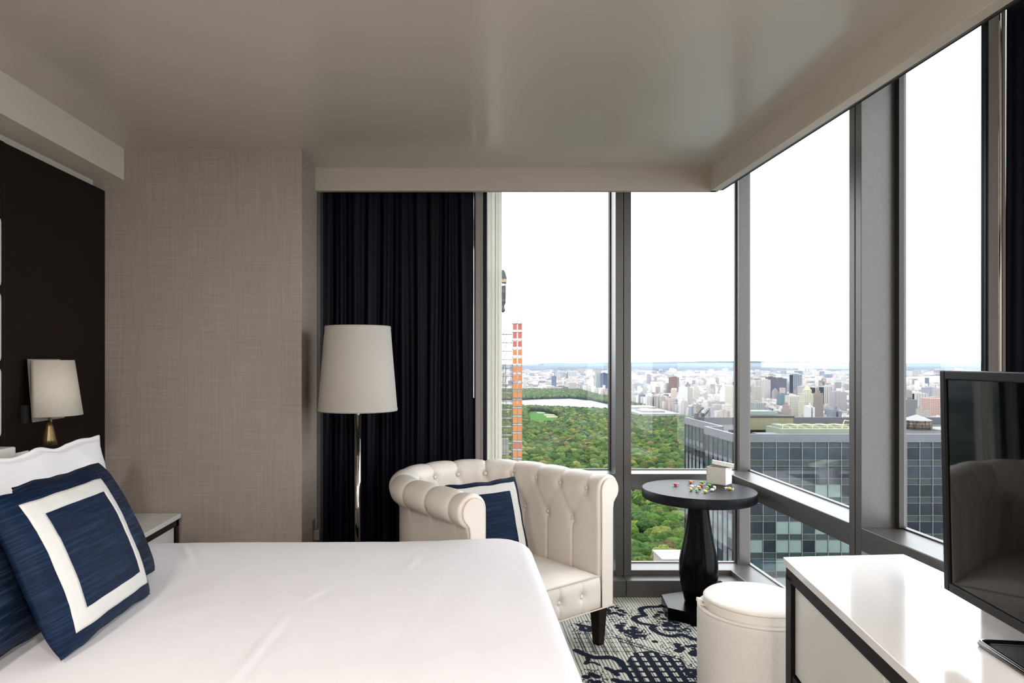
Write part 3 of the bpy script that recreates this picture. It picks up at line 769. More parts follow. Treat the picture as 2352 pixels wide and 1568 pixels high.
# box and lid
bx = empty('gift_box', (1.625, 4.22, .7415), math.radians(-45)); tag(bx, 'small cream box with its lid resting askew, on the round black table', 'box')
bm = bmesh.new(); w, dp, h = .060, .046, .104
box(bm, -w, w, -dp, dp, 0, .003); box(bm, -w, w, -dp, -dp+.003, 0, h); box(bm, -w, w, dp-.003, dp, 0, h); box(bm, -w, -w+.003, -dp, dp, 0, h); box(bm, w-.003, w, -dp, dp, 0, h)
bm_obj('box_body', bm, M['box'], bx, bevel=.0006)
bm = bmesh.new(); w2, d2 = .063, .049
box(bm, -w2, w2, -d2, d2, .019, .022); box(bm, -w2, w2, -d2, -d2+.003, 0, .022); box(bm, -w2, w2, d2-.003, d2, 0, .022); box(bm, -w2, -w2+.003, -d2, d2, 0, .022); box(bm, w2-.003, w2, -d2, d2, 0, .022)
Ml = Matrix.Translation((.012, .022, h+.006)) @ Matrix.Rotation(math.radians(24), 4, 'Z') @ Matrix.Rotation(math.radians(9), 4, 'Y') @ Matrix.Rotation(math.radians(-5), 4, 'X')
bmesh.ops.transform(bm, matrix=Ml, verts=bm.verts); bm_obj('lid', bm, M['box'], bx, bevel=.0006)
# candies
CC = {'red': (.55, .03, .03), 'orange': (.75, .22, .02), 'green': (.10, .42, .03), 'yellow': (.72, .62, .08), 'white': (.75, .75, .70)}
for k in CC: M['c_'+k] = mat('candy_'+k, CC[k], .25, spec=.6, nscale=30, namt=.08)
cand = [(820, 530, 'red', 'red wrapped candy, alone at the left of the table'), (1075, 485, 'orange', 'orange wrapped candy, the only orange one'),
        (1270, 500, 'green', 'green candy farthest back in the heap, left of the box'), (1258, 548, 'red', 'red candy in the middle of the candy heap'),
        (1220, 578, 'yellow', 'yellow candy in the heap, touching the red one'), (1080, 608, 'yellow', 'yellow candy at the left end of the heap'),
        (1095, 560, 'white', 'white candy at the left end of the heap'), (1180, 628, 'green', 'bright green candy at the front left of the heap'),
        (1385, 538, 'green', 'green candy closest to the cream box'), (1360, 588, 'green', 'dark green candy in the heap, in front of the one by the box'),
        (1320, 645, 'yellow', 'yellow candy nearest the table front'), (1440, 620, 'white', 'white candy at the right front of the heap'),
        (1478, 580, 'white', 'white candy at the right back of the heap'), (1730, 598, 'yellow', 'yellow wrapped candy, alone in front of the cream box')]
for i, (u, v, c, lb) in enumerate(cand):
    px, py = 1440+u/7.35, 1040+v/7.35; z = .741+.0085; Y = (EYE-z)*F/(py-CY); X = (px-CX)/F*Y
    o = empty('candy', (X, Y, .7415), random.random()*3); tag(o, lb, 'candy', 'candies on the round table')
    if i == 0: o.rotation_euler[2] = .3
    bm = bmesh.new(); bmesh.ops.create_uvsphere(bm, u_segments=16, v_segments=10, radius=1)
    bmesh.ops.transform(bm, matrix=Matrix.Translation((0, 0, .0082)) @ Matrix.Diagonal((.0125, .0088, .0082, 1)), verts=bm.verts)
    bm_obj('sweet', bm, M['c_'+c], o, True)
    for sg in (1, -1):
        vs = [(sg*.010, 0, .0085)]; fs = []
        nk = 12
        for k in range(nk):
            a = 2*PI*k/nk; rr = .010*(1+.25*math.sin(3*a+i)); vs.append((sg*(.0225+.003*math.sin(2*a+i)), rr*math.cos(a)*.9, max(.0005, .0085+rr*math.sin(a)*.7)))
        for k in range(nk): fs.append((0, 1+k, 1+(k+1) % nk))
        q = mesh_obj('wrapper_end', vs, fs, M['wrap'], o, True)

# ------------------------------------------------------------------ ottoman
OT = empty('ottoman', (1.335, 3.04, 0)); tag(OT, 'cream round storage ottoman between the round table and the white console', 'ottoman')
bm = bmesh.new(); lathe(bm, [(.236, .0), (.244, .006), (.248, .03), (.249, .365), (.247, .388), (.241, .399), (.232, .402), (.224, .398), (.221, .385), (.0, .385)], 96, cap=False)
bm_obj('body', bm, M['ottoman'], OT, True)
bm = bmesh.new(); tube(bm, [(.2455*math.cos(2*PI*k/64), .2455*math.sin(2*PI*k/64), .393) for k in range(64)], .003, 6, closed=True)
bm_obj('piping', bm, M['pipe'], OT, True)
bm = bmesh.new(); lathe(bm, [(.0, .386), (.219, .386), (.2195, .39), (.221, .432), (.219, .442), (.211, .449), (.15, .455), (.0, .458)], 96, cap=False)
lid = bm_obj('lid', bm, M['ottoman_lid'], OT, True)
bm = bmesh.new(); tube(bm, [(.220*math.cos(2*PI*k/64), .220*math.sin(2*PI*k/64), .437) for k in range(64)], .0028, 6, closed=True); bm_obj('piping', bm, M['pipe'], lid, True)
a = math.radians(172); c_, s_ = math.cos(a), math.sin(a)
vs = []
for (rr, z) in ((.218, .400), (.240, .405), (.255, .418), (.252, .432), (.236, .430), (.219, .418)):
    for w in (-.014, .014): vs.append((rr*c_-w*s_, rr*s_+w*c_, z))
o = mesh_obj('pull_tab', vs, [(2*k, 2*k+1, 2*k+3, 2*k+2) for k in range(5)], M['ottoman_lid'], lid, True); o.modifiers.new('s', 'SOLIDIFY').thickness = .003

# ------------------------------------------------------------------ console
qa, qb, qc, qd = Vector((1.249, 2.609)), Vector((1.736, 2.650)), Vector((1.683, 1.0)), Vector((.983, 1.0))
CO = empty('console', (1.4, 1.8, 0)); tag(CO, 'white topped console with black frame under the television', 'console')
o2 = Vector((1.4, 1.8))
def quad(i0, i1, j0, j1):       # inset in metres from left edge i, from far edge j
    ld = (qa-qd).normalized(); ln_ = Vector((ld.y, -ld.x))
    rd = (qb-qc).normalized(); rn = Vector((-rd.y, rd.x))
    return ld, ln_, rd, rn
ld = (qa-qd).normalized(); lnn = Vector((ld.y, -ld.x))   # inward normal (+X)
def pt(j, i):  # j metres from far end along the left edge, i metres inward
    return qa-ld*j+lnn*i-o2
bm = bmesh.new(); prism(bm, [tuple(q-o2) for q in (qa, qd, qc, qb)], .722, .75); bm_obj('top', bm, M['white_top'], CO, bevel=.002)
def slab(bm, j0, j1, i0, i1, z0, z1): prism(bm, [tuple(pt(j0, i0)), tuple(pt(j1, i0)), tuple(pt(j1, i1)), tuple(pt(j0, i1))], z0, z1)
bm = bmesh.new(); slab(bm, .008, 1.60, .008, .44, .672, .7215); bm_obj('apron', bm, M['frame_black'], CO, bevel=.001)
for (j, i) in ((.004, .008), (.004, .40), (1.54, .008), (1.54, .40)):
    bm = bmesh.new(); slab(bm, j, j+.062, i, i+.045, 0, .672 if j > .1 else .690); bm_obj('leg', bm, M['frame_black'], CO, bevel=.001)
for k, (j0, j1) in enumerate(((.070, .795), (.803, 1.532))):
    bm = bmesh.new(); slab(bm, j0, j1, .022, .40, .335, .669); bm_obj('drawer', bm, M['white_panel'], CO, bevel=.002)
bm = bmesh.new(); slab(bm, .066, 1.54, .012, .40, .295, .328); bm_obj('lower_rail', bm, M['frame_black'], CO, bevel=.001)

# ------------------------------------------------------------------ television
TVR = math.radians(-7.6)
TV = empty('television', (1.372-.47*math.sin(math.radians(7.6)), 1.905-.47*math.cos(math.radians(7.6)), .7505), TVR)
tag(TV, 'black flat television on the white console at the right edge', 'television')
TV.rotation_euler = (0, 0, TVR)
# local: y along the set (far = +), x+ = away from the screen
z0, z1, hw = .112, .722, .475
Mt = Matrix.Rotation(math.radians(-1.1), 4, 'Y')
bm = bmesh.new()
fr = .024
for d in ((-.006, .03, -hw, -hw+fr, z0, z1), (-.006, .03, hw-fr, hw, z0, z1), (-.006, .03, -hw+fr, hw-fr, z0, z0+fr), (-.006, .03, -hw+fr, hw-fr, z1-fr, z1), (.01, .045, -hw+.01, hw-.01, z0+.01, z1-.01)): box(bm, *d, M=Mt)
bm_obj('bezel', bm, M['tv_frame'], TV, bevel=.003)
bm = bmesh.new(); box(bm, -.0005, .012, -hw+fr+.001, hw-fr-.001, z0+fr+.001, z1-fr-.001, M=Mt); bm_obj('screen', bm, M['screen'], TV)
box_obj('neck', (.012, .04, -.04, .04, .01, .2), M['tv_frame'], TV, .003); box_obj('stand_base', (-.06, .16, -.19, .03, 0, .012), M['gloss_black'], TV, .004)
# tray and remote
tr_ = empty('tray', (1.372, 1.815, .7505), math.radians(-7.6)); tag(tr_, 'glossy black tray below the television in the bottom right corner', 'tray')
def rr_poly(x0, x1, y0, y1, r, n=8):
    out = []
    for (cx, cy, a0) in ((x1-r, y1-r, 0), (x0+r, y1-r, 90), (x0+r, y0+r, 180), (x1-r, y0+r, 270)):
        for k in range(n+1): a = math.radians(a0+90*k/n); out.append((cx+r*math.cos(a), cy+r*math.sin(a)))
    return out
bm = bmesh.new(); rings = []
for (ins, z) in ((.004, 0), (0, .006), (.003, .0125), (.010, .0145), (.020, .0105), (.022, .006)):
    rings.append([bm.verts.new((x, y, z)) for x, y in rr_poly(0+ins, .26-ins, -.30+ins, 0-ins, .028-ins*.8)])
for A, B in zip(rings[:-1], rings[1:]):
    n = len(A)
    for k in range(n): bm.faces.new((A[k], A[(k+1) % n], B[(k+1) % n], B[k]))
bm.faces.new(list(reversed(rings[0])))
bm_obj('rim', bm, M['gloss_black'], tr_, True)
bm = bmesh.new(); prism(bm, rr_poly(.021, .239, -.279, -.021, .01), .004, .0068); bm_obj('lining', bm, M['tray_in'], tr_)
rm = empty('remote_control', (1.378, 1.590, .7578), math.radians(-12)); tag(rm, 'black remote control with red and white buttons lying on the tray', 'remote control')
cs_ = box_obj('case', (-.002, .046, -.09, .09, 0, .016), M['frame_black'], rm, .004, 3)
for (x, y, c, r) in ((.010, .078, 'btn_red', .0055), (.032, .078, 'btn_red', .0045), (.012, .062, 'btn_white', .0045), (.030, .062, 'btn_cyan', .0045), (.012, .046, 'btn_cyan', .0045), (.030, .046, 'btn_white', .0045), (.012, .030, 'btn_cyan', .0045), (.03, .03, 'btn_white', .0045)):
    button('button', (x, y, .0165), r, cs_, M[c])

# fill lamps added unseen behind the camera, shaped as ceiling fixtures
for i, (x, y) in enumerate(((-.9, -.9), (.6, -.9), (-.9, -2.2), (.6, -2.2))):
    o = empty('fill_light', (x, y, CZ)); tag(o, 'flush round fill light added behind the viewpoint', 'ceiling light', 'fill lights')
    bm = bmesh.new(); lathe(bm, [(.0, -.002), (.15, -.002), (.15, -.03), (.14, -.035), (.0, -.035)], 32, cap=False); bm_obj('housing', bm, M['silver'], o)
    ld_ = bpy.data.lights.new('lamp', 'AREA'); ld_.shape = 'DISK'; ld_.size = .28; ld_.energy = 80; ld_.color = (1, .92, .85)
    lo = bpy.data.objects.new('lamp', ld_); lo.location = (0, 0, -.045); link(lo, o)

# ================================================================== OUTSIDE
GZ = -200.0; HG = EYE-GZ
def gp(px, py, z=GZ):                       # a point on the level z seen in that direction
    Y = (EYE-z)*F/(py-CY); return ((px-CX)/F*Y, Y)
def at_(px, Y): return (px-CX)/F*Y
def zt(py, Y): return EYE-(py-CY)/F*Y

# ground of the city
m, t, b = nt('hazy_city_ground')
ge = t.nodes.new('ShaderNodeNewGeometry')
n1 = t.nodes.new('ShaderNodeTexVoronoi'); n1.inputs['Scale'].default_value = .012; t.links.new(ge.outputs['Position'], n1.inputs['Vector'])
n2 = t.nodes.new('ShaderNodeTexNoise'); n2.inputs['Scale'].default_value = .0006; n2.inputs['Detail'].default_value = 5; t.links.new(ge.outputs['Position'], n2.inputs['Vector'])
cr = t.nodes.new('ShaderNodeValToRGB'); e = cr.color_ramp.elements
e[0].position = .35; e[0].color = (.02, .032, .03, 1); e[1].position = .62; e[1].color = (.075, .075, .08, 1)
t.links.new(n2.outputs['Fac'], cr.inputs[0])
mx = t.nodes.new('ShaderNodeMix'); mx.data_type = 'RGBA'; mx.blend_type = 'MULTIPLY'; mx.inputs['Factor'].default_value = .8
sp = t.nodes.new('ShaderNodeSeparateColor'); t.links.new(n1.outputs['Color'], sp.inputs[0])
mr = t.nodes.new('ShaderNodeMapRange'); mr.inputs['To Min'].default_value = .5; mr.inputs['To Max'].default_value = 1.7; t.links.new(sp.outputs[0], mr.inputs['Value'])
cb = t.nodes.new('ShaderNodeCombineColor'); [t.links.new(mr.outputs[0], cb.inputs[i]) for i in range(3)]
t.links.new(cr.outputs[0], mx.inputs['A']); t.links.new(cb.outputs[0], mx.inputs['B']); t.links.new(mx.outputs['Result'], b.inputs['Base Color'])
b.inputs['Roughness'].default_value = 1; b.inputs['Specular IOR Level'].default_value = 0
M['ground'] = m
bm = bmesh.new(); prism(bm, [(-9000, -300), (36000, -300), (36000, 38900), (-9000, 38900)], GZ-3, GZ)
o = bm_obj('ground', bm, M['ground']); o['kind'] = 'structure'

M['water'] = mat('pale_open_water', (.11, .125, .14), .4, spec=.2)
M['grass'] = mat('bright_lawn', (.028, .085, .008), .95, spec=.05)
M['sand'] = mat('pale_infield', (.26, .23, .17), .95, spec=.05)
M['understory'] = mat('park_floor', (.006, .011, .004), 1, spec=0)
HC = 181.0
def gpc(px, py): return gp(px, py, EYE-HC)
park = [( -400, 420), (800, 420), (800, 4560), (-400, 4560)]
bm = bmesh.new(); prism(bm, park, GZ, GZ+.3); tag(bm_obj('park_ground', bm, M['understory']), 'dark wooded floor of the large park below the tower', 'park', None, 'stuff')
res = [gp(1100, 921), gp(1201, 918.7), gp(1250, 916.5), gp(1310, 915.3), gp(1360, 920), gp(1400, 929)]
resn = [gpc(1400, 934.5), gpc(1380, 934.5), gpc(1340, 932), gpc(1283, 929.7), gpc(1201, 926.7), gpc(1100, 924)]
RES = res+resn
bm = bmesh.new(); prism(bm, RES, GZ+.3, GZ+.8); tag(bm_obj('reservoir', bm, M['water']), 'pale lake in the middle of the park', 'lake')
z5 = lambda u, v, c=False: (gpc if c else gp)(1180+u/4.356, 820+v/4.356)
LAWN = [z5(128, 590), z5(165, 545), z5(245, 541), z5(400, 574), z5(462, 600), z5(455, 622, True), z5(330, 622, True), z5(150, 622, True)]
bm = bmesh.new(); prism(bm, LAWN, GZ+.3, GZ+.7); tag(bm_obj('lawn', bm, M['grass']), 'bright green open lawn among the park trees', 'lawn')
for k, (a, c, d, e_) in enumerate((((230, 553), (305, 553), (312, 563), (235, 562)), ((300, 573), (400, 574), (420, 586), (305, 584)), ((322, 592), (430, 593), (445, 603), (330, 604)))):
    bm = bmesh.new(); prism(bm, [z5(*a), z5(*c), z5(*d), z5(*e_)], GZ+.7, GZ+1.1)
    tag(bm_obj('sandy_infield', bm, M['sand']), ['pale sandy strip farthest back on the green lawn', 'middle pale sandy strip on the green lawn', 'nearest pale sandy strip on the green lawn'][k], 'ball field', 'sandy infields')

# ------------------------------------------------------------------ trees
def leaf_mat(name, use_attr):
    m, t, b = nt(name)
    ge = t.nodes.new('ShaderNodeNewGeometry')
    n = t.nodes.new('ShaderNodeTexNoise'); n.inputs['Scale'].default_value = .3; n.inputs['Detail'].default_value = 5; t.links.new(ge.outputs['Position'], n.inputs['Vector'])
    if use_attr:
        v = t.nodes.new('ShaderNodeVertexColor'); v.layer_name = 'tint'; src = v.outputs['Color']
    else:
        v = t.nodes.new('ShaderNodeObjectInfo'); src = v.outputs['Color']
    mr = t.nodes.new('ShaderNodeMapRange'); mr.inputs['From Min'].default_value = .3; mr.inputs['From Max'].default_value = .7
    mr.inputs['To Min'].default_value = .45; mr.inputs['To Max'].default_value = 1.45; t.links.new(n.outputs['Fac'], mr.inputs['Value'])
    s = t.nodes.new('ShaderNodeVectorMath'); s.operation = 'SCALE'; t.links.new(src, s.inputs[0]); t.links.new(mr.outputs[0], s.inputs['Scale'])
    t.links.new(s.outputs[0], b.inputs['Base Color']); b.inputs['Roughness'].default_value = .9; b.inputs['Specular IOR Level'].default_value = .08
    n2 = t.nodes.new('ShaderNodeTexNoise'); n2.inputs['Scale'].default_value = .9; n2.inputs['Detail'].default_value = 3; t.links.new(ge.outputs['Position'], n2.inputs['Vector'])
    bp = t.nodes.new('ShaderNodeBump'); bp.inputs['Strength'].default_value = 1; bp.inputs['Distance'].default_value = 1.2
    t.links.new(n2.outputs['Fac'], bp.inputs['Height']); t.links.new(bp.outputs[0], b.inputs['Normal'])
    return m
M['leaf'] = leaf_mat('tree_foliage', False); M['leaf_far'] = leaf_mat('far_tree_foliage', True)
M['bark'] = mat('tree_bark', (.05, .04, .03), .9)
GREENS = .66*np.array([(.040, .085, .014), (.062, .100, .020), (.100, .125, .026), (.030, .066, .018), (.135, .120, .040), (.050, .095, .014), (.115, .100, .045)])
GP = np.array([.26, .22, .14, .16, .07, .10, .05])
def ico(sub):
    bm = bmesh.new(); bmesh.ops.create_icosphere(bm, subdivisions=sub, radius=1)
    v = np.array([tuple(x.co) for x in bm.verts]); f = np.array([[q.index for q in x.verts] for x in bm.faces]); bm.free(); return v, f
tree_meshes = []
for k in range(6):
    V_, F_ = ico(3); VV, FF = [], []
    rs = random.Random(50+k); off = 0
    blobs = [(0, 0, 0, 1.0)]+[(.62*math.cos(a), .62*math.sin(a), rs.uniform(-.25, .35), rs.uniform(.42, .62)) for a in [i*2*PI/7+rs.uniform(-.3, .3) for i in range(7)]]+[(rs.uniform(-.3, .3), rs.uniform(-.3, .3), .55, .5)]
    for (bx_, by_, bz_, br) in blobs:
        for v in V_:
            p = Vector(v); d = 1+.16*noise.noise(p*2.3+Vector((bx_*9, k, by_*9)))+.14*noise.noise(p*6+Vector((k, bx_*5, 2)))
            VV.append((bx_+p.x*br*d, by_+p.y*br*d, bz_+p.z*br*d*.85))
        FF += [tuple(int(i)+off for i in f) for f in F_]; off += len(V_)
    me = bpy.data.meshes.new('crown'); me.from_pydata(VV, [], FF); me.update(); me.materials.append(M['leaf'])
    tree_meshes.append(me)
bm = bmesh.new(); lathe(bm, [(.09, -1.35), (.06, -.2)], 8); trunk_me = bpy.data.meshes.new('trunk'); bm.to_mesh(trunk_me); bm.free(); trunk_me.materials.append(M['bark'])
def in_poly(x, y, poly):
    r = False; n = len(poly)
    for i in range(n):
        x1, y1 = poly[i]; x2, y2 = poly[(i+1) % n]
        if (y1 > y) != (y2 > y) and x < (x2-x1)*(y-y1)/(y2-y1)+x1: r = not r
    return r
trees = []; rs = random.Random(5); y = 545.0
while y < 4540:
    sp_ = 13.5+min(5, (y-545)/500)
    x = .02*y
    while x < min(795, .47*y+40):
        xx_, yy_ = x+rs.uniform(-.4, .4)*sp_, y+rs.uniform(-.4, .4)*sp_
        if not (in_poly(xx_, yy_, RES) or in_poly(xx_, yy_, LAWN) or (yy_ > 2290 and yy_ < 2860 and xx_ > 610) or (570 < yy_ < 625 and xx_ > 165)):
            trees.append((xx_, yy_, min(10.5, sp_*rs.uniform(.52, .82))))
        x += sp_
    y += sp_
print('trees', len(trees))
def tree_col(x, y):
    n = noise.noise(Vector((x*.006, y*.004, 0)))
    p = GP.copy(); p[4] *= 1+3*max(0, n); p[2] *= 1+2*max(0, n); p[3] *= 1+3*max(0, -n); p /= p.sum()
    return GREENS[rng.choice(7, p=p)]*rng.uniform(.45, 1.55)
def in_view(x, y):
    px = CX+x/y*F; return 1196 < px < 1396 or 1449 < px < 1576
order = sorted(range(len(trees)), key=lambda i: (0 if in_view(trees[i][0], trees[i][1]) else 1, trees[i][1]))
near = set(order[:300])
for i in order[:300]:
    x, y, r = trees[i]
    me = tree_meshes[i % 6]; c = tree_col(x, y)
    top = empty('park_tree', (x, y, GZ+.3+r*1.35), rs.random()*6)
    kind = 'yellow green broad tree crown in the nearest part of the park' if c[0] > .09 else 'green broad tree crown in the nearest part of the park'
    tag(top, kind, 'tree', 'yellow green park trees' if c[0] > .09 else 'green park trees')
    o = bpy.data.objects.new('crown', me); o.scale = (r, r, r*rs.uniform(.8, 1.0)); o.color = (*c, 1); link(o, top)
    o = bpy.data.objects.new('trunk', trunk_me); o.scale = (r*.9, r*.9, r); link(o, top)
V2, F2 = ico(2); V1, F1 = ico(1)
def merge_blobs(lst, V_, F_, amp):
    n = len(lst); X = np.array([l[0] for l in lst]); Yv = np.array([l[1] for l in lst]); R = np.array([l[2] for l in lst])
    nv = len(V_); d = 1+amp*rng.randn(n, nv, 1)
    P = V_[None]*d; P = P*np.stack([R, R, R*.85], 1)[:, None, :]
    P += np.stack([X, Yv, GZ+.3+R*1.0+rng.uniform(-1, 2, n)], 1)[:, None, :]
    Fc = F_[None]+(np.arange(n)*nv)[:, None, None]
    colr = np.repeat(np.array([tree_col(a, b_) for a, b_ in zip(X, Yv)]), nv, 0)
    return P.reshape(-1, 3), Fc.reshape(-1, 3), colr
rest = [trees[i] for i in order[300:]]
A_ = [tt for tt in rest if tt[1] < 1500]; B_ = [tt for tt in rest if tt[1] >= 1500]
A_ = A_+[(x+rs.uniform(-.5, .5)*r, y+rs.uniform(-.5, .5)*r, r*.62) for x, y, r in A_]
v1, f1, c1_ = merge_blobs(A_, V2, F2, .07); v2, f2, c2_ = merge_blobs(B_, V1, F1, .10)
v = np.concatenate([v1, v2]); f = np.concatenate([f1, f2+len(v1)]); cc_ = np.concatenate([c1_, c2_])
me = bpy.data.meshes.new('park_woodland'); np_mesh(me, v, f)
at = me.color_attributes.new('tint', 'FLOAT_COLOR', 'POINT'); q = np.ones((len(v), 4), np.float32); q[:, :3] = cc_; at.data.foreach_set('color', q.ravel())
me.materials.append(M['leaf_far']); o = bpy.data.objects.new('park_woodland', me); link(o)
tag(o, 'green tree canopy filling the park back to the lake and beyond', 'woodland', None, 'stuff')

# ------------------------------------------------------------------ city
def city_mat(name, mode, wx=3.4, wz=3.4, dark=.5, fx=.45, fz=.45):
    m, t, b = nt(name); ge = t.nodes.new('ShaderNodeNewGeometry')
    sx = t.nodes.new('ShaderNodeSeparateXYZ'); t.links.new(ge.outputs['Position'], sx.inputs[0])
    sn = t.nodes.new('ShaderNodeSeparateXYZ'); t.links.new(ge.outputs['True Normal'], sn.inputs[0])
    def mn(op, a, bv=None, cv=None):
        n = t.nodes.new('ShaderNodeMath'); n.operation = op
        for i, v_ in enumerate((a, bv, cv)):
            if v_ is None: continue
            if isinstance(v_, (int, float)): n.inputs[i].default_value = v_
            else: t.links.new(v_, n.inputs[i])
        return n.outputs[0]
    u = mn('ADD', sx.outputs['X'], sx.outputs['Y'])
    a = mn('GREATER_THAN', mn('FRACT', mn('DIVIDE', u, wx)), fx); c = mn('GREATER_THAN', mn('FRACT', mn('DIVIDE', sx.outputs['Z'], wz)), fz)
    w = mn('MULTIPLY', mn('MULTIPLY', a, c), mn('LESS_THAN', mn('ABSOLUTE', sn.outputs['Z']), .5))
    if mode == 'attr': v_ = t.nodes.new('ShaderNodeVertexColor'); v_.layer_name = 'tint'; src = v_.outputs['Color']
    else: v_ = t.nodes.new('ShaderNodeObjectInfo'); src = v_.outputs['Color']
    s = t.nodes.new('ShaderNodeVectorMath'); s.operation = 'SCALE'; t.links.new(src, s.inputs[0]); t.links.new(mn('MULTIPLY_ADD', w, -dark, 1.0), s.inputs['Scale'])
    t.links.new(s.outputs[0], b.inputs['Base Color']); b.inputs['Roughness'].default_value = .9; b.inputs['Specular IOR Level'].default_value = .1
    return m
M['city'] = city_mat('masonry_with_windows', 'obj'); M['city_far'] = city_mat('far_masonry_with_windows', 'attr')
M['city_bold'] = city_mat('tower_facade', 'obj', 5.0, 4.2, .62, .4, .4)
M['glass_tower'] = city_mat('glass_tower_facade', 'obj', 4, 4, .35, .2, .3)
PAL = .62*np.array([(.52, .49, .45), (.60, .58, .55), (.44, .41, .37), (.36, .29, .26), (.28, .27, .29), (.52, .42, .37), (.66, .65, .65), (.20, .21, .26)])
PP = np.array([.22, .22, .14, .10, .10, .08, .10, .04])
bl = []
rs = random.Random(9)
def add_block(x, y, w, d, h):
    c = PAL[rng.choice(8, p=PP/PP.sum())]*rng.uniform(.65, 1.25); bl.append((x, y, w, d, h, c))
y = 950.0
while y < 5200:                                  # east of the park: streets every 80 m
    x = 812.0
    if y < 1000: x = 812
    while x < .80*y+60:
        w = rs.uniform(11, 28)
        if ((x-812) % 190) < 165:
            for yy in (y+3, y+34):
                if rs.random() < .95:
                    if x < 850: h = rs.uniform(38, 62)
                    else: h = rs.choice((12, 13, 14, 16, 18, 20, 24, 34)) * rs.uniform(.8, 1.2)
                    if rs.random() < .03 and x > 850: h = rs.uniform(55, 105)
                    if yy > 3500: h *= .8
                    add_block(x, yy, w-1, 28, min(h, 128))
        x += w
    y += 78
y = 4610.0
while y < 12500:                                 # north of the park
    st = 80+(y-4600)*.012
    x = .02*y
    while x < .80*y+60:
        w = rs.uniform(22, 60)*(1+(y-4600)/9000)
        if not (y < 5200 and x > 800):
            if rs.random() < .88:
                h = rs.choice((12, 14, 16, 18, 20, 22))*rs.uniform(.8, 1.3)
                if rs.random() < .035: h = rs.uniform(40, 75)
                add_block(x, y, w*.9, st*.5, h)
        x += w
    y += st
# East River beyond the right-hand districts is kept free of blocks
RIV = [gp(1935, 884), gp(2050, 882), gp(2200, 886), gp(2400, 886), gp(2400, 866), gp(2200, 862), gp(2040, 866), gp(1990, 870)]
bl = [q for q in bl if not in_poly(q[0], q[1], RIV)]
bm = bmesh.new(); prism(bm, RIV, GZ, GZ+.5); tag(bm_obj('river', bm, M['water']), 'pale river between far shores at the right horizon', 'river')
TW = [(1369, 1381, 851, 4350, 34, (.45, .50, .48), 'pale tower directly left of the dark blue one by the wide mullion', 'plain'),
      (1382, 1396, 857, 4300, 40, (.10, .13, .20), 'dark blue slab tower at the right edge of the left window pane', 'plain'),
      (1268, 1278, 864, 4900, 34, (.16, .20, .29), 'small dark blue tower alone beyond the lake', 'plain'),
      (1275, 1293, 854, 7200, 40, (.55, .58, .60), 'pale far slab, left of a pair above the lake', 'slats'),
      (1304, 1324, 854, 7100, 40, (.55, .58, .60), 'pale far slab, right of a pair above the lake', 'slats'),
      (1307, 1324, 879, 4450, 40, (.55, .52, .46), 'cream block standing on the far edge of the park woods', 'plain'),
      (1345, 1362, 888, 4400, 40, (.54, .50, .44), 'low cream block beside the woods under the dark blue tower', 'plain'),
      (1456, 1478, 880, 3650, 45, (.42, .44, .50), 'pale roofed blue grey tower just right of the wide mullion', 'plain'),
      (1541, 1560, 866, 3900, 42, (.27, .17, .15), 'tall reddish brown slab tower standing above the pale blocks', 'plain'),
      (1593, 1608, 884, 3300, 45, (.58, .52, .45), 'slim stepped cream tower above the black roof corner', 'step'),
      (1488, 1496, 860, 5100, 30, (.38, .34, .42), 'thin mauve tower, left of the reddish brown slab', 'plain'),
      (1636, 1664, 922, 2350, 40, (.34, .32, .31), 'grey block with window grid above the dark parapet', 'plain'),
      (1674, 1692, 886, 2700, 40, (.60, .56, .48), 'cream tower touching the left side of the corner post', 'plain'),
      (1735, 1750, 888, 2900, 40, (.56, .52, .45), 'cream tower just right of the corner post', 'plain'),
      (1756, 1770, 872, 3300, 40, (.60, .57, .54), 'white slim tower left of the dark pair', 'plain'),
      (1766, 1783, 866, 3500, 40, (.14, .11, .14), 'dark maroon tower, left of the dark pair', 'plain'),
      (1787, 1807, 869, 3300, 40, (.13, .13, .16), 'dark charcoal tower, right of the dark pair', 'plain'),
      (1822, 1843, 860, 3450, 40, (.30, .33, .38), 'tall slate blue tower rising above its neighbours', 'slats'),
      (1842, 1864, 887, 3000, 40, (.52, .47, .43), 'beige block behind the golden topped tower', 'plain'),
      (1849, 1876, 884, 2150, 46, (.60, .56, .45), 'ornate cream tower with pointed golden roof', 'gold'),
      (1816, 1841, 909, 2250, 40, (.62, .58, .51), 'white gridded block left of the golden topped tower', 'plain'),
      (1873, 1893, 889, 2700, 40, (.55, .50, .44), 'beige slab immediately right of the golden topped tower', 'slats'),
      (1893, 1914, 888, 2650, 40, (.55, .52, .48), 'pale slab, second right of the golden topped tower', 'slats'),
      (1918, 1945, 900, 2500, 40, (.40, .38, .38), 'greyish slab left of the thick window post', 'plain'),
      (1734, 1757, 925, 2000, 40, (.38, .40, .40), 'low grey block above the ribbed yellow penthouse', 'plain'),
      (1795, 1815, 905, 2700, 40, (.16, .24, .26), 'teal glass block below the dark charcoal tower', 'plain'),
      (2078, 2096, 905, 2400, 40, (.55, .40, .34), 'peach block above the water tank', 'plain'),
      (2101, 2132, 903, 2500, 44, (.60, .58, .57), 'white slatted block above the water tank', 'slats'),
      (2132, 2154, 890, 2900, 44, (.38, .37, .42), 'mauve grey block behind the pink one', 'plain'),
      (2138, 2170, 915, 2050, 44, (.55, .38, .33), 'pink brick tower left of the television', 'plain'),
      (2158, 2182, 893, 2600, 40, (.52, .46, .46), 'pale pink block touching the television edge', 'plain')]
TWF = [(at_(q[0], q[3])-6, at_(q[1], q[3])+6, q[3]-6, q[3]+q[4]+6) for q in TW]
bl = [q for q in bl if not any(q[0] < b_ and q[0]+q[2] > a_ and q[1] < d_ and q[1]+q[3] > c_ for a_, b_, c_, d_ in TWF)]
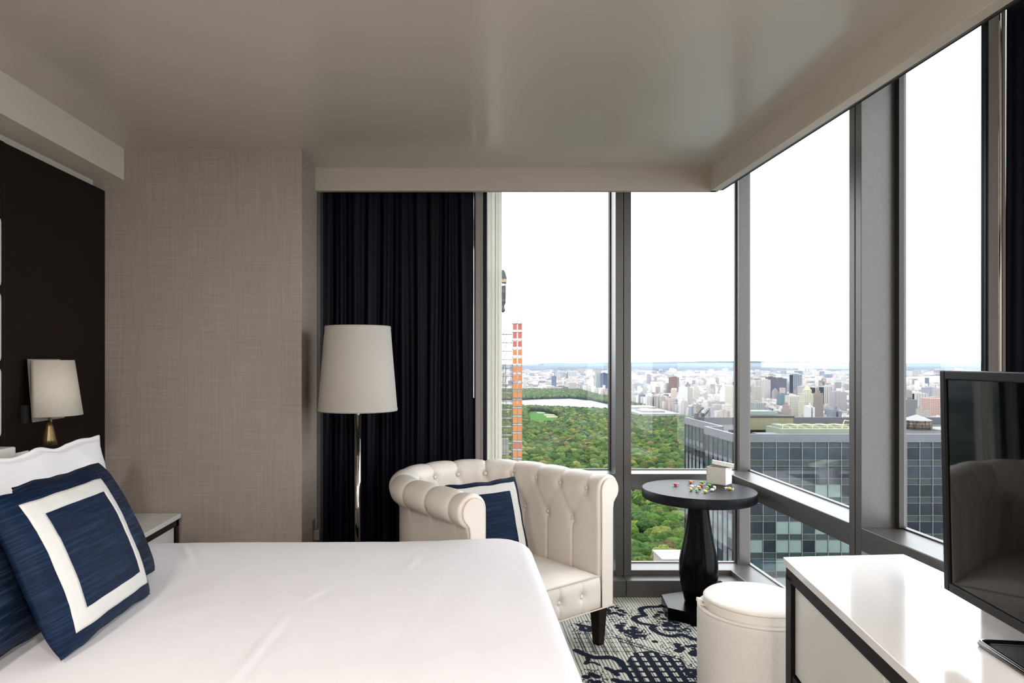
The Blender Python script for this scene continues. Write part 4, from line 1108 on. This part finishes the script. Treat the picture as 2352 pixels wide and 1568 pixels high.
bl.sort(key=lambda q: -(q[2]*max(q[4], 10))/(q[1]**2)*(1 if 1198 < CX+q[0]/q[1]*F < 2188 and not (1396 < CX+q[0]/q[1]*F < 1448) else 0))
print('blocks', len(bl))
UN = []
def unit(var):
    bm = bmesh.new()
    if var == 0: box(bm, -.5, .5, -.5, .5, 0, 1); box(bm, -.15, .2, -.2, .1, 1, 1.07)
    if var == 1: box(bm, -.5, .5, -.5, .5, 0, .8); box(bm, -.36, .36, -.36, .4, .8, .93); box(bm, -.15, .15, -.2, .2, .93, 1.03)
    if var == 2: box(bm, -.5, .5, 0, .5, 0, 1); box(bm, -.5, -.12, -.5, 0, 0, .96); box(bm, .12, .5, -.5, 0, 0, .96); box(bm, .2, .4, .1, .3, 1, 1.09)
    if var == 3: box(bm, -.5, .5, -.5, .5, 0, .97); [box(bm, a_, b_, c_, d_, .97, 1) for a_, b_, c_, d_ in ((-.5, .5, -.5, -.46), (-.5, .5, .46, .5), (-.5, -.46, -.46, .46), (.46, .5, -.46, .46))]; box(bm, -.3, -.1, 0, .25, .97, 1.08)
    me = bpy.data.meshes.new('city_building'); bm.to_mesh(me); bm.free(); me.materials.append(M['city']); return me
UN = [unit(i) for i in range(4)]
for i, (x, y, w, d, h, c) in enumerate(bl[:300]):
    o = bpy.data.objects.new('city_building', UN[i % 4]); o.location = (x+w/2, y+d/2, GZ); o.scale = (w, d, h); o.color = (*c, 1); link(o)
    if c[0] > .5: lb, g = 'pale cream apartment block in the packed streets east of the park', 'pale city blocks'
    elif c[0] > c[2]*1.25: lb, g = 'brown brick block in the packed streets east of the park', 'brown city blocks'
    else: lb, g = 'greyish block in the packed streets east of the park', 'grey city blocks'
    tag(o, lb, 'building', g)
far = bl[300:]
cube_v = np.array([(0,0,0),(1,0,0),(1,1,0),(0,1,0),(0,0,1),(1,0,1),(1,1,1),(0,1,1)], float)
cube_f = np.array([(4,5,6,7),(0,1,5,4),(1,2,6,5),(2,3,7,6),(3,0,4,7)])
q = np.array([f_[:5] for f_ in far]); n = len(far)
P_ = cube_v[None]*q[:, [2, 3, 4]][:, None, :]+np.stack([q[:, 0], q[:, 1], np.full(n, GZ)], 1)[:, None, :]
Fc = (cube_f[None]+(np.arange(n)*8)[:, None, None]).reshape(-1, 4)
me = bpy.data.meshes.new('distant_city'); np_mesh(me, P_.reshape(-1, 3), Fc)
at = me.color_attributes.new('tint', 'FLOAT_COLOR', 'POINT'); qq = np.ones((n*8, 4), np.float32); qq[:, :3] = np.repeat(np.array([f_[5] for f_ in far]), 8, 0); at.data.foreach_set('color', qq.ravel())
me.materials.append(M['city_far']); o = bpy.data.objects.new('distant_city', me); link(o)
tag(o, 'countless low buildings of the city running out to the horizon', 'city', None, 'stuff')
# landmark towers
LM = []
def tower(px0, px1, ytop, Y, dp, c, label, style='plain', mt='city_bold', name='tower_block'):
    x0, x1 = at_(px0, Y), at_(px1, Y); h = zt(ytop, Y)-GZ; w = x1-x0
    c = tuple(.60*q for q in c); LM.append(((x0+x1)/2, Y+dp/2, w, dp)); o = empty(name, ((x0+x1)/2, Y+dp/2, GZ)); tag(o, label, 'building')
    def part(nm, bm, mm):
        p = bm_obj(nm, bm, mm, o); p.color = (*c, 1); return p
    bm = bmesh.new()
    if style == 'step':
        box(bm, -w/2, w/2, -dp/2, dp/2, 0, h*.72); box(bm, -w*.38, w*.38, -dp*.38, dp*.38, h*.72, h*.88); box(bm, -w*.22, w*.22, -dp*.22, dp*.22, h*.88, h*.97)
    elif style == 'gold':
        box(bm, -w/2, w/2, -dp/2, dp/2, 0, h*.58); box(bm, -w*.38, w*.38, -dp*.38, dp*.38, h*.58, h*.78); box(bm, -w*.24, w*.24, -dp*.24, dp*.24, h*.78, h*.88)
    elif style == 'slats':
        for k in range(5): box(bm, -w/2+w*k/5, -w/2+w*k/5+w*.16, -dp/2, dp/2, 0, h)
        box(bm, -w/2, w/2, -dp/2+2, dp/2-2, 0, h-2)
    else: box(bm, -w/2, w/2, -dp/2, dp/2, 0, h)
    part('walls', bm, M[mt])
    bm = bmesh.new()
    if style == 'gold':
        lathe(bm, [(w*.26, h*.88), (w*.16, h*.94), (w*.02, h*1.0)], 8)
        p = bm_obj('pyramid_roof', bm, M['gold'], o); p['label'] = 'pale golden pointed roof'
    else:
        box(bm, -w*.25, w*.2, -dp*.2, dp*.25, h*(.97 if style == 'step' else 1), h*(.97 if style == 'step' else 1)+4); part('roof_house', bm, M['city'])
M['gold'] = mat('pale_gold_roof', (.62, .55, .16), .5)
for tw in TW: tower(*tw)
# museum at the park's east edge
M['museum'] = mat('pale_museum_stone', (.19, .187, .178), .8)
mu = empty('museum', (735, 2600, GZ)); tag(mu, 'long low white roofed museum at the edge of the park trees', 'museum')
for nm, d in (('hall', (-85, 60, -190, 190, 0, 14)), ('wing', (-60, 20, -130, -30, 14, 20)), ('wing', (-50, 40, 40, 150, 14, 22)), ('skylight', (-30, 0, -20, 30, 14, 19))):
    box_obj(nm, d, M['museum'], mu)
kb = empty('park_house', (190, 596, GZ)); tag(kb, 'low cream roofed building by the trees at the foot of the lower window', 'building')
zz = zt(1281.5, 590)-GZ; box_obj('walls', (-12, 40, -8, 20, 0, zz-1.2), M['museum'], kb); box_obj('roof', (-13, 41, -9, 21, zz-1.2, zz), M['museum'], kb)
# hills
vs, n = [], 90
for k in range(n):
    x = 4000+k*330; h = 55+70*math.exp(-((k-28)/16)**2)+18*n3(k*.3, 1)
    vs += [(x, 30500, GZ), (x, 31500, GZ+h*1.4), (x, 35000, GZ)]
o = mesh_obj('hills', vs, [(3*k+j, 3*k+3+j, 3*k+4+j, 3*k+1+j) for k in range(n-1) for j in (0, 1)], mat('wooded_far_hills', (.05, .08, .09), 1, spec=0)); tag(o, None, None, None, 'structure')

# ------------------------------------------------------------------ dark office building close by
M['spandrel'] = mat('slate_glass_spandrel', (.018, .026, .026), .4, spec=.15, nscale=.2, namt=.15)
M['parapet'] = mat('grey_parapet_metal', (.060, .062, .074), .5, .1, nscale=.4, namt=.1)
M['roof_dark'] = mat('black_flat_roof', (.008, .008, .010), .8, nscale=.5, namt=.2)
M['mull'] = mat('facade_mullion', (.085, .09, .095), .5, .1)
M['w_dark'] = mat('dark_window_glass', (.005, .0085, .014), .3, spec=.15, nscale=.5, namt=.4)
M['w_teal'] = mat('teal_window_glass', (.016, .036, .040), .3, spec=.2, nscale=.6, namt=.5)
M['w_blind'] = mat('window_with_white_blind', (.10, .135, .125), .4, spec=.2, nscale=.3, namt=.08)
M['w_grey'] = mat('grey_window_glass', (.012, .018, .025), .3, spec=.15, nscale=.5, namt=.4)
M['w_west'] = mat('glare_painted_window', (.12, .15, .15), .3, spec=.3, nscale=.4, namt=.3)  # pale colour stands in for glare over the west windows
RZ = EYE-14.3
OB = empty('office_building', (95, 150, GZ)); tag(OB, 'dark glass office building filling the lower right windows', 'building')
def ob(nm, dims, mt, bv=0):
    d = (dims[0]-95, dims[1]-95, dims[2]-150, dims[3]-150, dims[4]-GZ, dims[5]-GZ); return box_obj(nm, d, mt, OB, bv)
bm = bmesh.new()
for d in ((54.1, 150, 133, 149, GZ, RZ-1.7), (57.9, 150, 149, 173, GZ, RZ-1.7)): box(bm, d[0]-95, d[1]-95, d[2]-150, d[3]-150, 0, d[5]-GZ)
bm_obj('facade', bm, M['spandrel'], OB)
bm = bmesh.new()
for d in ((54.0, 150, 132.9, 133.5, RZ-1.6, RZ), (54.0, 54.6, 133.5, 149, RZ-1.6, RZ), (54.6, 57.9, 148.4, 149, RZ-1.6, RZ), (57.8, 58.4, 149, 173, RZ-1.6, RZ), (58.4, 150, 172.5, 173, RZ-1.6, RZ)):
    box(bm, d[0]-95, d[1]-95, d[2]-150, d[3]-150, d[4]-GZ, d[5]-GZ)
bm_obj('parapet', bm, M['parapet'], OB)
bm = bmesh.new(); box(bm, 54.6-95, 55, 133.5-150, -1.0, RZ-1.7-GZ, RZ-1.6-GZ); box(bm, 58.4-95, 55, -1.0, 22.5, RZ-1.7-GZ, RZ-1.6-GZ); bm_obj('roof_deck', bm, M['roof_dark'], OB)
ob('pipe_rack', (60, 75, 150, 150.5, RZ-1.6, RZ-.9), M['roof_dark']); ob('duct', (61, 66, 138, 141, RZ-1.6, RZ-.5), M['parapet'])
MOD = 2.54; wins = []
rs = random.Random(21)
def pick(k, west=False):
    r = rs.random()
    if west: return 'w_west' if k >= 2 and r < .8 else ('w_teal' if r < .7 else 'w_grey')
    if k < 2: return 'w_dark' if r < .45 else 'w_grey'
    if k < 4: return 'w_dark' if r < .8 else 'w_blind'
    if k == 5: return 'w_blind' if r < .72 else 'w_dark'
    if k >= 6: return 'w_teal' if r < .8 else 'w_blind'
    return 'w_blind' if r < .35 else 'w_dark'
for k in range(14):
    zt_ = RZ-1.6-1.1-3.6*k
    for i in range(37):
        x0 = 54.1+.5+i*MOD
        py = CY+(EYE-zt_)*F/133; px = CX+(x0+1)/133*F
        if x0+2.4 < 149: wins.append(((x0+.12, x0+MOD-.12, 132.93, 132.99, zt_-2.33, zt_), pick(k), px, py, 1))
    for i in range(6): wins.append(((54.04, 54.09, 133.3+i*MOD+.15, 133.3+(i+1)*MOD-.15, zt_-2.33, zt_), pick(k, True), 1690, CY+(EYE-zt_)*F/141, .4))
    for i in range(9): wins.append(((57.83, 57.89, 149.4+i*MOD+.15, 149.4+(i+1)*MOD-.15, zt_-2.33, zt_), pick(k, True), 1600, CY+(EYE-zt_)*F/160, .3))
def vis(w):
    d, mt, px, py, s = w
    if px > 2185 or (1950 < px < 2066): return 0
    if px > 1715 and py > 1350: return 0
    if px > 2060 and py > 1240: return 0
    if s < 1 and py > 1290: return 0
    if s < 1 and 1078 < py+20 and py < 1110: return 0
    return s
wins.sort(key=lambda w: -vis(w))
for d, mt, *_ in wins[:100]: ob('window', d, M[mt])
bms = {}
bm = bmesh.new(); mats = ['w_dark', 'w_teal', 'w_blind', 'w_grey', 'w_west']
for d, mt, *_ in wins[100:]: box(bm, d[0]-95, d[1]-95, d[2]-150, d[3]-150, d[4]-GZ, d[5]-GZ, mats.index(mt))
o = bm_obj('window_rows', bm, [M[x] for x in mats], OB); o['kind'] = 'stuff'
for i in range(38): ob('mullion', (54.55+i*MOD, 54.67+i*MOD, 132.78, 132.93, RZ-56, RZ-1.6), M['mull'])
for i in range(7): ob('mullion', (53.85, 54.04, 133.22+i*MOD, 133.38+i*MOD, RZ-56, RZ-1.6), M['frame_black'])
for i in range(10): ob('mullion', (57.6, 57.83, 149.3+i*MOD, 149.5+i*MOD, RZ-56, RZ-1.6), M['frame_black'])
for k in range(14):
    z = RZ-1.6-1.05-3.6*k; ob('transom', (54.1, 150, 132.85, 132.94, z, z+.07), M['mull']); 
    ob('transom', (54.1, 150, 132.85, 132.94, z-2.42, z-2.35), M['mull'])
M['pale_band'] = mat('glare_spandrel_band', (.10, .10, .125), .4, spec=.3, nscale=.4)  # bright light on the west spandrels is put into this pale colour
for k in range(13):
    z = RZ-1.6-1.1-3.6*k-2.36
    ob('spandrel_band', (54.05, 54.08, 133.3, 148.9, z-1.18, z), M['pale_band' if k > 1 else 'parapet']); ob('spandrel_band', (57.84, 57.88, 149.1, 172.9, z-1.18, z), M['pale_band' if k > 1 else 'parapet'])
# roof things
M['rib'] = mat('ribbed_khaki_cladding', (.30, .28, .16), .6, nscale=.3)
m, t, b = nt('ribbed_cladding'); M['rib'] = m
ge = t.nodes.new('ShaderNodeNewGeometry'); wv = t.nodes.new('ShaderNodeTexWave'); wv.inputs['Scale'].default_value = 1.3; wv.bands_direction = 'X'
t.links.new(ge.outputs['Position'], wv.inputs['Vector']); cr = t.nodes.new('ShaderNodeValToRGB'); cr.color_ramp.elements[0].color = (.10, .092, .045, 1); cr.color_ramp.elements[1].color = (.18, .165, .10, 1)
t.links.new(wv.outputs['Fac'], cr.inputs[0]); t.links.new(cr.outputs[0], b.inputs['Base Color']); b.inputs['Roughness'].default_value = .7
M['green_deck'] = mat('pale_green_deck', (.15, .175, .12), .7, nscale=.4, namt=.1); M['yellow'] = mat('safety_yellow', (.42, .36, .17), .5)
M['pale_roof'] = mat('pale_grey_roof', (.14, .165, .155), .7)
OBP = empty('penthouse', (69, 154, RZ-1.6)); tag(OBP, 'ribbed khaki rooftop penthouse on the dark office building', 'penthouse')
ztop = EYE-130*150/F; h = ztop-(RZ-1.6)
box_obj('walls', (-4.3, at_(1822, 150)-69, -4, 3.3, 0, h), M['rib'], OBP); box_obj('roof_slab', (-4.5, at_(1822, 150)-68.8, -4.2, 3.5, h, h+.25), M['roof_dark'], OBP)
box_obj('upper_roof', (-3.8, 2.5, -1, 3, h+.25, h+1.1), M['pale_roof'], OBP)
GD = empty('rooftop_deck', (76, 142, RZ-1.6)); tag(GD, 'pale green rooftop deck with yellow railings beside the khaki penthouse', 'deck')
box_obj('deck', (-9.8, 6, -3, 4, 0, 2.0), M['green_deck'], GD)
for k in range(6):
    x = -9.6+k*3.05
    box_obj('rail_post', (x, x+.12, -3, -2.88, 2.0, 3.0), M['yellow'], GD)
    if k < 5: box_obj('tank', (x+.5, x+2.3, -1, 3, 2.0, 2.55), M['green_deck'], GD)
box_obj('rail', (-9.6, 5.8, -2.98, -2.9, 2.92, 3.0), M['yellow'], GD); box_obj('rail', (-9.6, 5.8, -2.98, -2.9, 2.45, 2.52), M['yellow'], GD)
bm = bmesh.new(); tube(bm, [(3.6, -1, 2), (4.2, -1, 3.6), (5.6, -1, 3.4), (5.8, -1, 2)], .1); bm_obj('ladder_hoop', bm, M['yellow'], GD)
m, t, b = nt('weathered_tank_wood'); M['tank'] = m
tc = t.nodes.new('ShaderNodeTexCoord'); mp = t.nodes.new('ShaderNodeMapping'); mp.inputs['Scale'].default_value = (2.2, 2.2, .25); n_ = t.nodes.new('ShaderNodeTexNoise'); n_.inputs['Scale'].default_value = 1.5
t.links.new(tc.outputs['Object'], mp.inputs[0]); t.links.new(mp.outputs[0], n_.inputs['Vector']); cr = t.nodes.new('ShaderNodeValToRGB'); cr.color_ramp.elements[0].color = (.025, .018, .013, 1); cr.color_ramp.elements[0].position = .35; cr.color_ramp.elements[1].color = (.15, .12, .09, 1); cr.color_ramp.elements[1].position = .65
t.links.new(n_.outputs['Fac'], cr.inputs[0]); t.links.new(cr.outputs[0], b.inputs['Base Color']); b.inputs['Roughness'].default_value = .9
YT = 160; WT = empty('water_tank', (at_(2105, YT), YT, RZ-1.6)); tag(WT, 'round wooden rooftop water tank with white conical roof', 'water tank')
rt = 30/F*YT; zb_, zw, za = zt(996, YT)-(RZ-1.6), zt(964, YT)-(RZ-1.6), zt(952.5, YT)-(RZ-1.6)
bm = bmesh.new(); lathe(bm, [(rt, max(0, zb_-1)), (rt*.98, zw)], 40); bm_obj('barrel', bm, M['tank'], WT, True)
bm = bmesh.new(); lathe(bm, [(rt*1.03, zw), (rt*.1, za), (rt*.02, za)], 12); bm_obj('conical_roof', bm, M['museum'], WT)
for k in range(3):
    bm = bmesh.new(); z = max(0, zb_-1)+(zw-max(0, zb_-1))*(k+.5)/3; tube(bm, [(rt*1.0*math.cos(2*PI*j/40), rt*1.0*math.sin(2*PI*j/40), z) for j in range(40)], .05, 5, closed=True); bm_obj('hoop', bm, M['roof_dark'], WT)
SH = empty('roof_shed', (at_(2165, 158), 158, RZ-1.6)); tag(SH, 'low brown shed behind the parapet, beside the water tank', 'shed')
M['rust'] = mat('rusty_brown_wall', (.055, .033, .025), .8, nscale=.5)
box_obj('walls', (-3, 6, -3, 3, 0, zt(986, 158)-(RZ-1.6)), M['rust'], SH); box_obj('roof', (-3.3, 6.3, -3.3, 3.3, zt(986, 158)-(RZ-1.6), zt(983, 158)-(RZ-1.6)), M['pale_roof'], SH)
DV = empty('window_cleaning_crane', (at_(1607, 168), 168, RZ-1.6)); tag(DV, 'small black roof crane on the far corner of the dark office building', 'crane')
bm = bmesh.new(); box(bm, -.9, .9, -.9, .9, 0, 2.1); bm_obj('base', bm, M['roof_dark'], DV)
bm = bmesh.new(); tube(bm, [(-.8, 0, 2.0), (-.7, 0, 2.7), (.9, 0, 4.2)], .14, 6); bm_obj('arm', bm, M['frame_black'], DV)
bm = bmesh.new(); tube(bm, [(.4, 0, 2.4), (1.4, 0, 2.6), (2.2, 0, 3.6)], .16, 6); bm_obj('arm', bm, M['frame_black'], DV)
bm = bmesh.new(); box(bm, -1.2, -.4, -.5, .5, 1.8, 3.0); bm_obj('cab', bm, M['spandrel'], DV)
bm = bmesh.new(); box(bm, .5, 1.1, -.4, .4, 2.1, 3.0); bm_obj('winch', bm, M['frame_black'], DV)
# pale slab added to stand in for a reflection low in the panes
PD = empty('reflection_slab', (90, 105, GZ)); tag(PD, 'pale flat slab added for a reflection at the foot of the dark office building', 'building')
box_obj('roof', (-50, 60, -20, 27, 0, EYE-42-GZ), M['pale_roof'], PD)

# ------------------------------------------------------------------ construction site at the left
M['conc'] = mat('site_concrete', (.2, .195, .19), .85, nscale=.3); M['galv'] = mat('galvanised_scaffold', (.065, .062, .05), .5, .3); M['white_steel'] = mat('white_steel', (.095, .093, .088), .5)
M['orange'] = mat('orange_panel', (.26, .075, .006), .55, nscale=.8, namt=.1); M['red_p'] = mat('red_panel', (.20, .030, .018), .55, nscale=.8, namt=.1); M['salmon'] = mat('salmon_panel', (.24, .11, .08), .6, nscale=.8, namt=.1)
M['tarp'] = mat('black_tarp', (.008, .010, .013), .5, nscale=2, namt=.4); M['timber'] = mat('pale_timber', (.22, .15, .08), .7)
YC = 150
CT = empty('unfinished_tower', (3, 158, GZ)); tag(CT, 'unfinished concrete tower seen dimly through the sheer curtain', 'building')
box_obj('concrete_frame', (-10, at_(1147, 150)-3, -8, 12, 0, zt(620, 150)-GZ), M['conc'], CT)
HX0, HX1 = at_(1178, YC), at_(1199.5, YC)
HO = empty('construction_hoist', ((HX0+HX1)/2, YC+1, GZ)); tag(HO, 'tall hoist tower clad in orange and red panels in the left window', 'hoist')
w = (HX1-HX0)/2; zT = zt(742, YC)-GZ
bm = bmesh.new()
for x in (-w, -.06, w-.1):
    for y in (-.8, .8): box(bm, x, x+.1, y, y+.1, 0, zT+.9)
bm_obj('posts', bm, M['white_steel'], HO)
lv = 1.86; levels = 21
for k in range(levels):
    z1 = zT-k*lv; mt = 'red_p' if k < 3 or k == 14 else 'salmon' if k in (16, 17) else 'orange'
    for (a, c) in ((-w+.09, -.09), (.09, w-.09)):
        box_obj('panel', (a, c, -.78, -.72, z1-1.50, z1-.20), M[mt], HO)
    box_obj('beam', (-w-.05, w+.05, -.84, .9, z1-.13, z1), M['white_steel'], HO)
    box_obj('rail', (-w, w, -.83, -.79, z1-1.66, z1-1.60), M['white_steel'], HO)
ob_ = (HX0+HX1)/2
box_obj('cladding', (-w, w, -.6, .7, 0, zT-levels*lv), M['salmon'], HO)
bm = bmesh.new()
for x in (-.45, .05): 
    for y in (-.2, .2): box(bm, x, x+.06, y, y+.06, zT, zT+2.4)
for k in range(6): box(bm, -.45, .1, -.2, -.16, zT+.4*k, zT+.4*k+.05)
bm_obj('mast', bm, M['galv'], HO)
SX0 = at_(1148, YC)
SF = empty('scaffolding', ((SX0+HX0)/2, YC+1.2, GZ)); tag(SF, 'grey scaffolding decks between the sheer curtain and the orange hoist', 'scaffold')
w2 = (HX0-SX0)/2-.02; zS = zt(765, YC)-GZ
bm = bmesh.new()
for x in (-w2, -.65, -.1, w2-.3):
    for y in (-.9, .9): box(bm, x, x+.07, y, y+.07, 0, zS+(1.2 if x < 0 else .4))
bm_obj('posts', bm, M['galv'], SF)
for k in range(18):
    z1 = zS-k*lv
    box_obj('deck', (-w2, w2, -.9, 1.0, z1-.28, z1-.14), M['galv'], SF)
    bm = bmesh.new()
    for q_ in (.35, .7): box(bm, -w2, w2, -.92, -.88, z1-.2+q_, z1-.16+q_)
    box(bm, -w2, w2, .9, .94, z1+.3, z1+.35); bm_obj('guard_rail', bm, M['galv'], SF)
    bm = bmesh.new(); tube(bm, [(-.6, -.5, z1-.2), (.2, -.5, z1-.2+lv)], .05, 5); bm_obj('brace', bm, M['galv'], SF)
box_obj('site_hut', (-w2, w2*.4, -.85, .9, zt(1045, YC)-GZ, zt(1008, YC)-GZ), M['white_steel'], SF); box_obj('red_plinth', (-w2, w2*.5, -.86, .9, zt(1080, YC)-GZ, zt(1056, YC)-GZ), M['salmon'], SF)
BX = at_(1155, YC)
TB = empty('tarpaulin_bundle', (BX, YC-.4, zt(718, YC))); tag(TB, 'black tarpaulin wrapped bundle with timber bands hung on the unfinished tower', 'tarpaulin')
hb_ = zt(620, YC)-zt(718, YC)
bm = bmesh.new(); lathe(bm, [(.1, 0), (.45, .4), (.35, 1.0), (.25, 1.4), (.55, 2.2), (.6, 5.0), (.72, 7.4), (.6, 8.6), (.2, hb_)], 24, shape=lambda a, z: 1+.15*math.sin(5*a+z*1.3)+.1*math.sin(9*a-z*2))
bm_obj('tarpaulin', bm, M['tarp'], TB, True)
box_obj('timber_band', (-.8, .78, -.8, .8, 6.6, 7.3), M['timber'], TB); box_obj('timber_band', (-.35, .45, -.75, -.5, 2.3, 3.0), M['rust'], TB); box_obj('timber_band', (-.3, .5, -.75, -.5, 4.3, 5.0), M['rust'], TB)
bm = bmesh.new(); box(bm, at_(1147, YC)-BX-1, -.3, -.2, .2, 8.0, 8.3); bm_obj('bracket', bm, M['galv'], TB)

# ------------------------------------------------------------------ haze over the city
HAZE = True
if HAZE:
    m = bpy.data.materials.new('city_haze'); m.use_nodes = True; t = m.node_tree; t.nodes.clear()
    o_ = t.nodes.new('ShaderNodeOutputMaterial'); v_ = t.nodes.new('ShaderNodeVolumeScatter')
    v_.inputs['Color'].default_value = (.15, .195, .26, 1); v_.inputs['Density'].default_value = .9e-4; t.links.new(v_.outputs[0], o_.inputs['Volume'])
    bm = bmesh.new(); prism(bm, [(-8000, 1300), (35000, 1300), (35000, 39000), (-8000, 39000)], GZ+.05-5, -60)
    tag(bm_obj('haze', bm, m), 'thin bluish haze lying over the distant city', 'haze', None, 'stuff')

# ------------------------------------------------------------------ sky
w = bpy.data.worlds.new('overcast_sky'); bpy.context.scene.world = w; w.use_nodes = True; t = w.node_tree; bg = t.nodes['Background']
tc = t.nodes.new('ShaderNodeTexCoord'); mp = t.nodes.new('ShaderNodeMapping'); mp.inputs['Scale'].default_value = (1, 1, 3.5)
n_ = t.nodes.new('ShaderNodeTexNoise'); n_.inputs['Scale'].default_value = 2.2; n_.inputs['Detail'].default_value = 6
t.links.new(tc.outputs['Generated'], mp.inputs[0]); t.links.new(mp.outputs[0], n_.inputs['Vector'])
cr = t.nodes.new('ShaderNodeValToRGB'); cr.color_ramp.elements[0].position = .35; cr.color_ramp.elements[0].color = (.86, .91, 1, 1); cr.color_ramp.elements[1].position = .65; cr.color_ramp.elements[1].color = (1, 1, 1, 1)
t.links.new(n_.outputs['Fac'], cr.inputs[0]); t.links.new(cr.outputs[0], bg.inputs['Color']); bg.inputs['Strength'].default_value = 5.0

# ------------------------------------------------------------------ camera
cd = bpy.data.cameras.new('camera'); cd.lens = 24; cd.sensor_width = 36; cd.sensor_fit = 'HORIZONTAL'
cd.shift_x = (1176-CX)/2352; cd.shift_y = (CY-784)/2352; cd.clip_end = 60000; cd.clip_start = .05
cam = bpy.data.objects.new('camera', cd); cam.location = (0, 0, EYE); cam.rotation_euler = (PI/2, 0, 0); link(cam)
sc_n = bpy.context.scene; sc_n.camera = cam
vs_ = sc_n.view_settings; sc_n.display_settings.display_device = 'sRGB'; vs_.view_transform = 'Standard'; vs_.look = 'None'; vs_.exposure = 0; vs_.gamma = 1; vs_.use_curve_mapping = False
sc_n.cycles.max_bounces = 10; sc_n.cycles.diffuse_bounces = 6; sc_n.cycles.transparent_max_bounces = 16
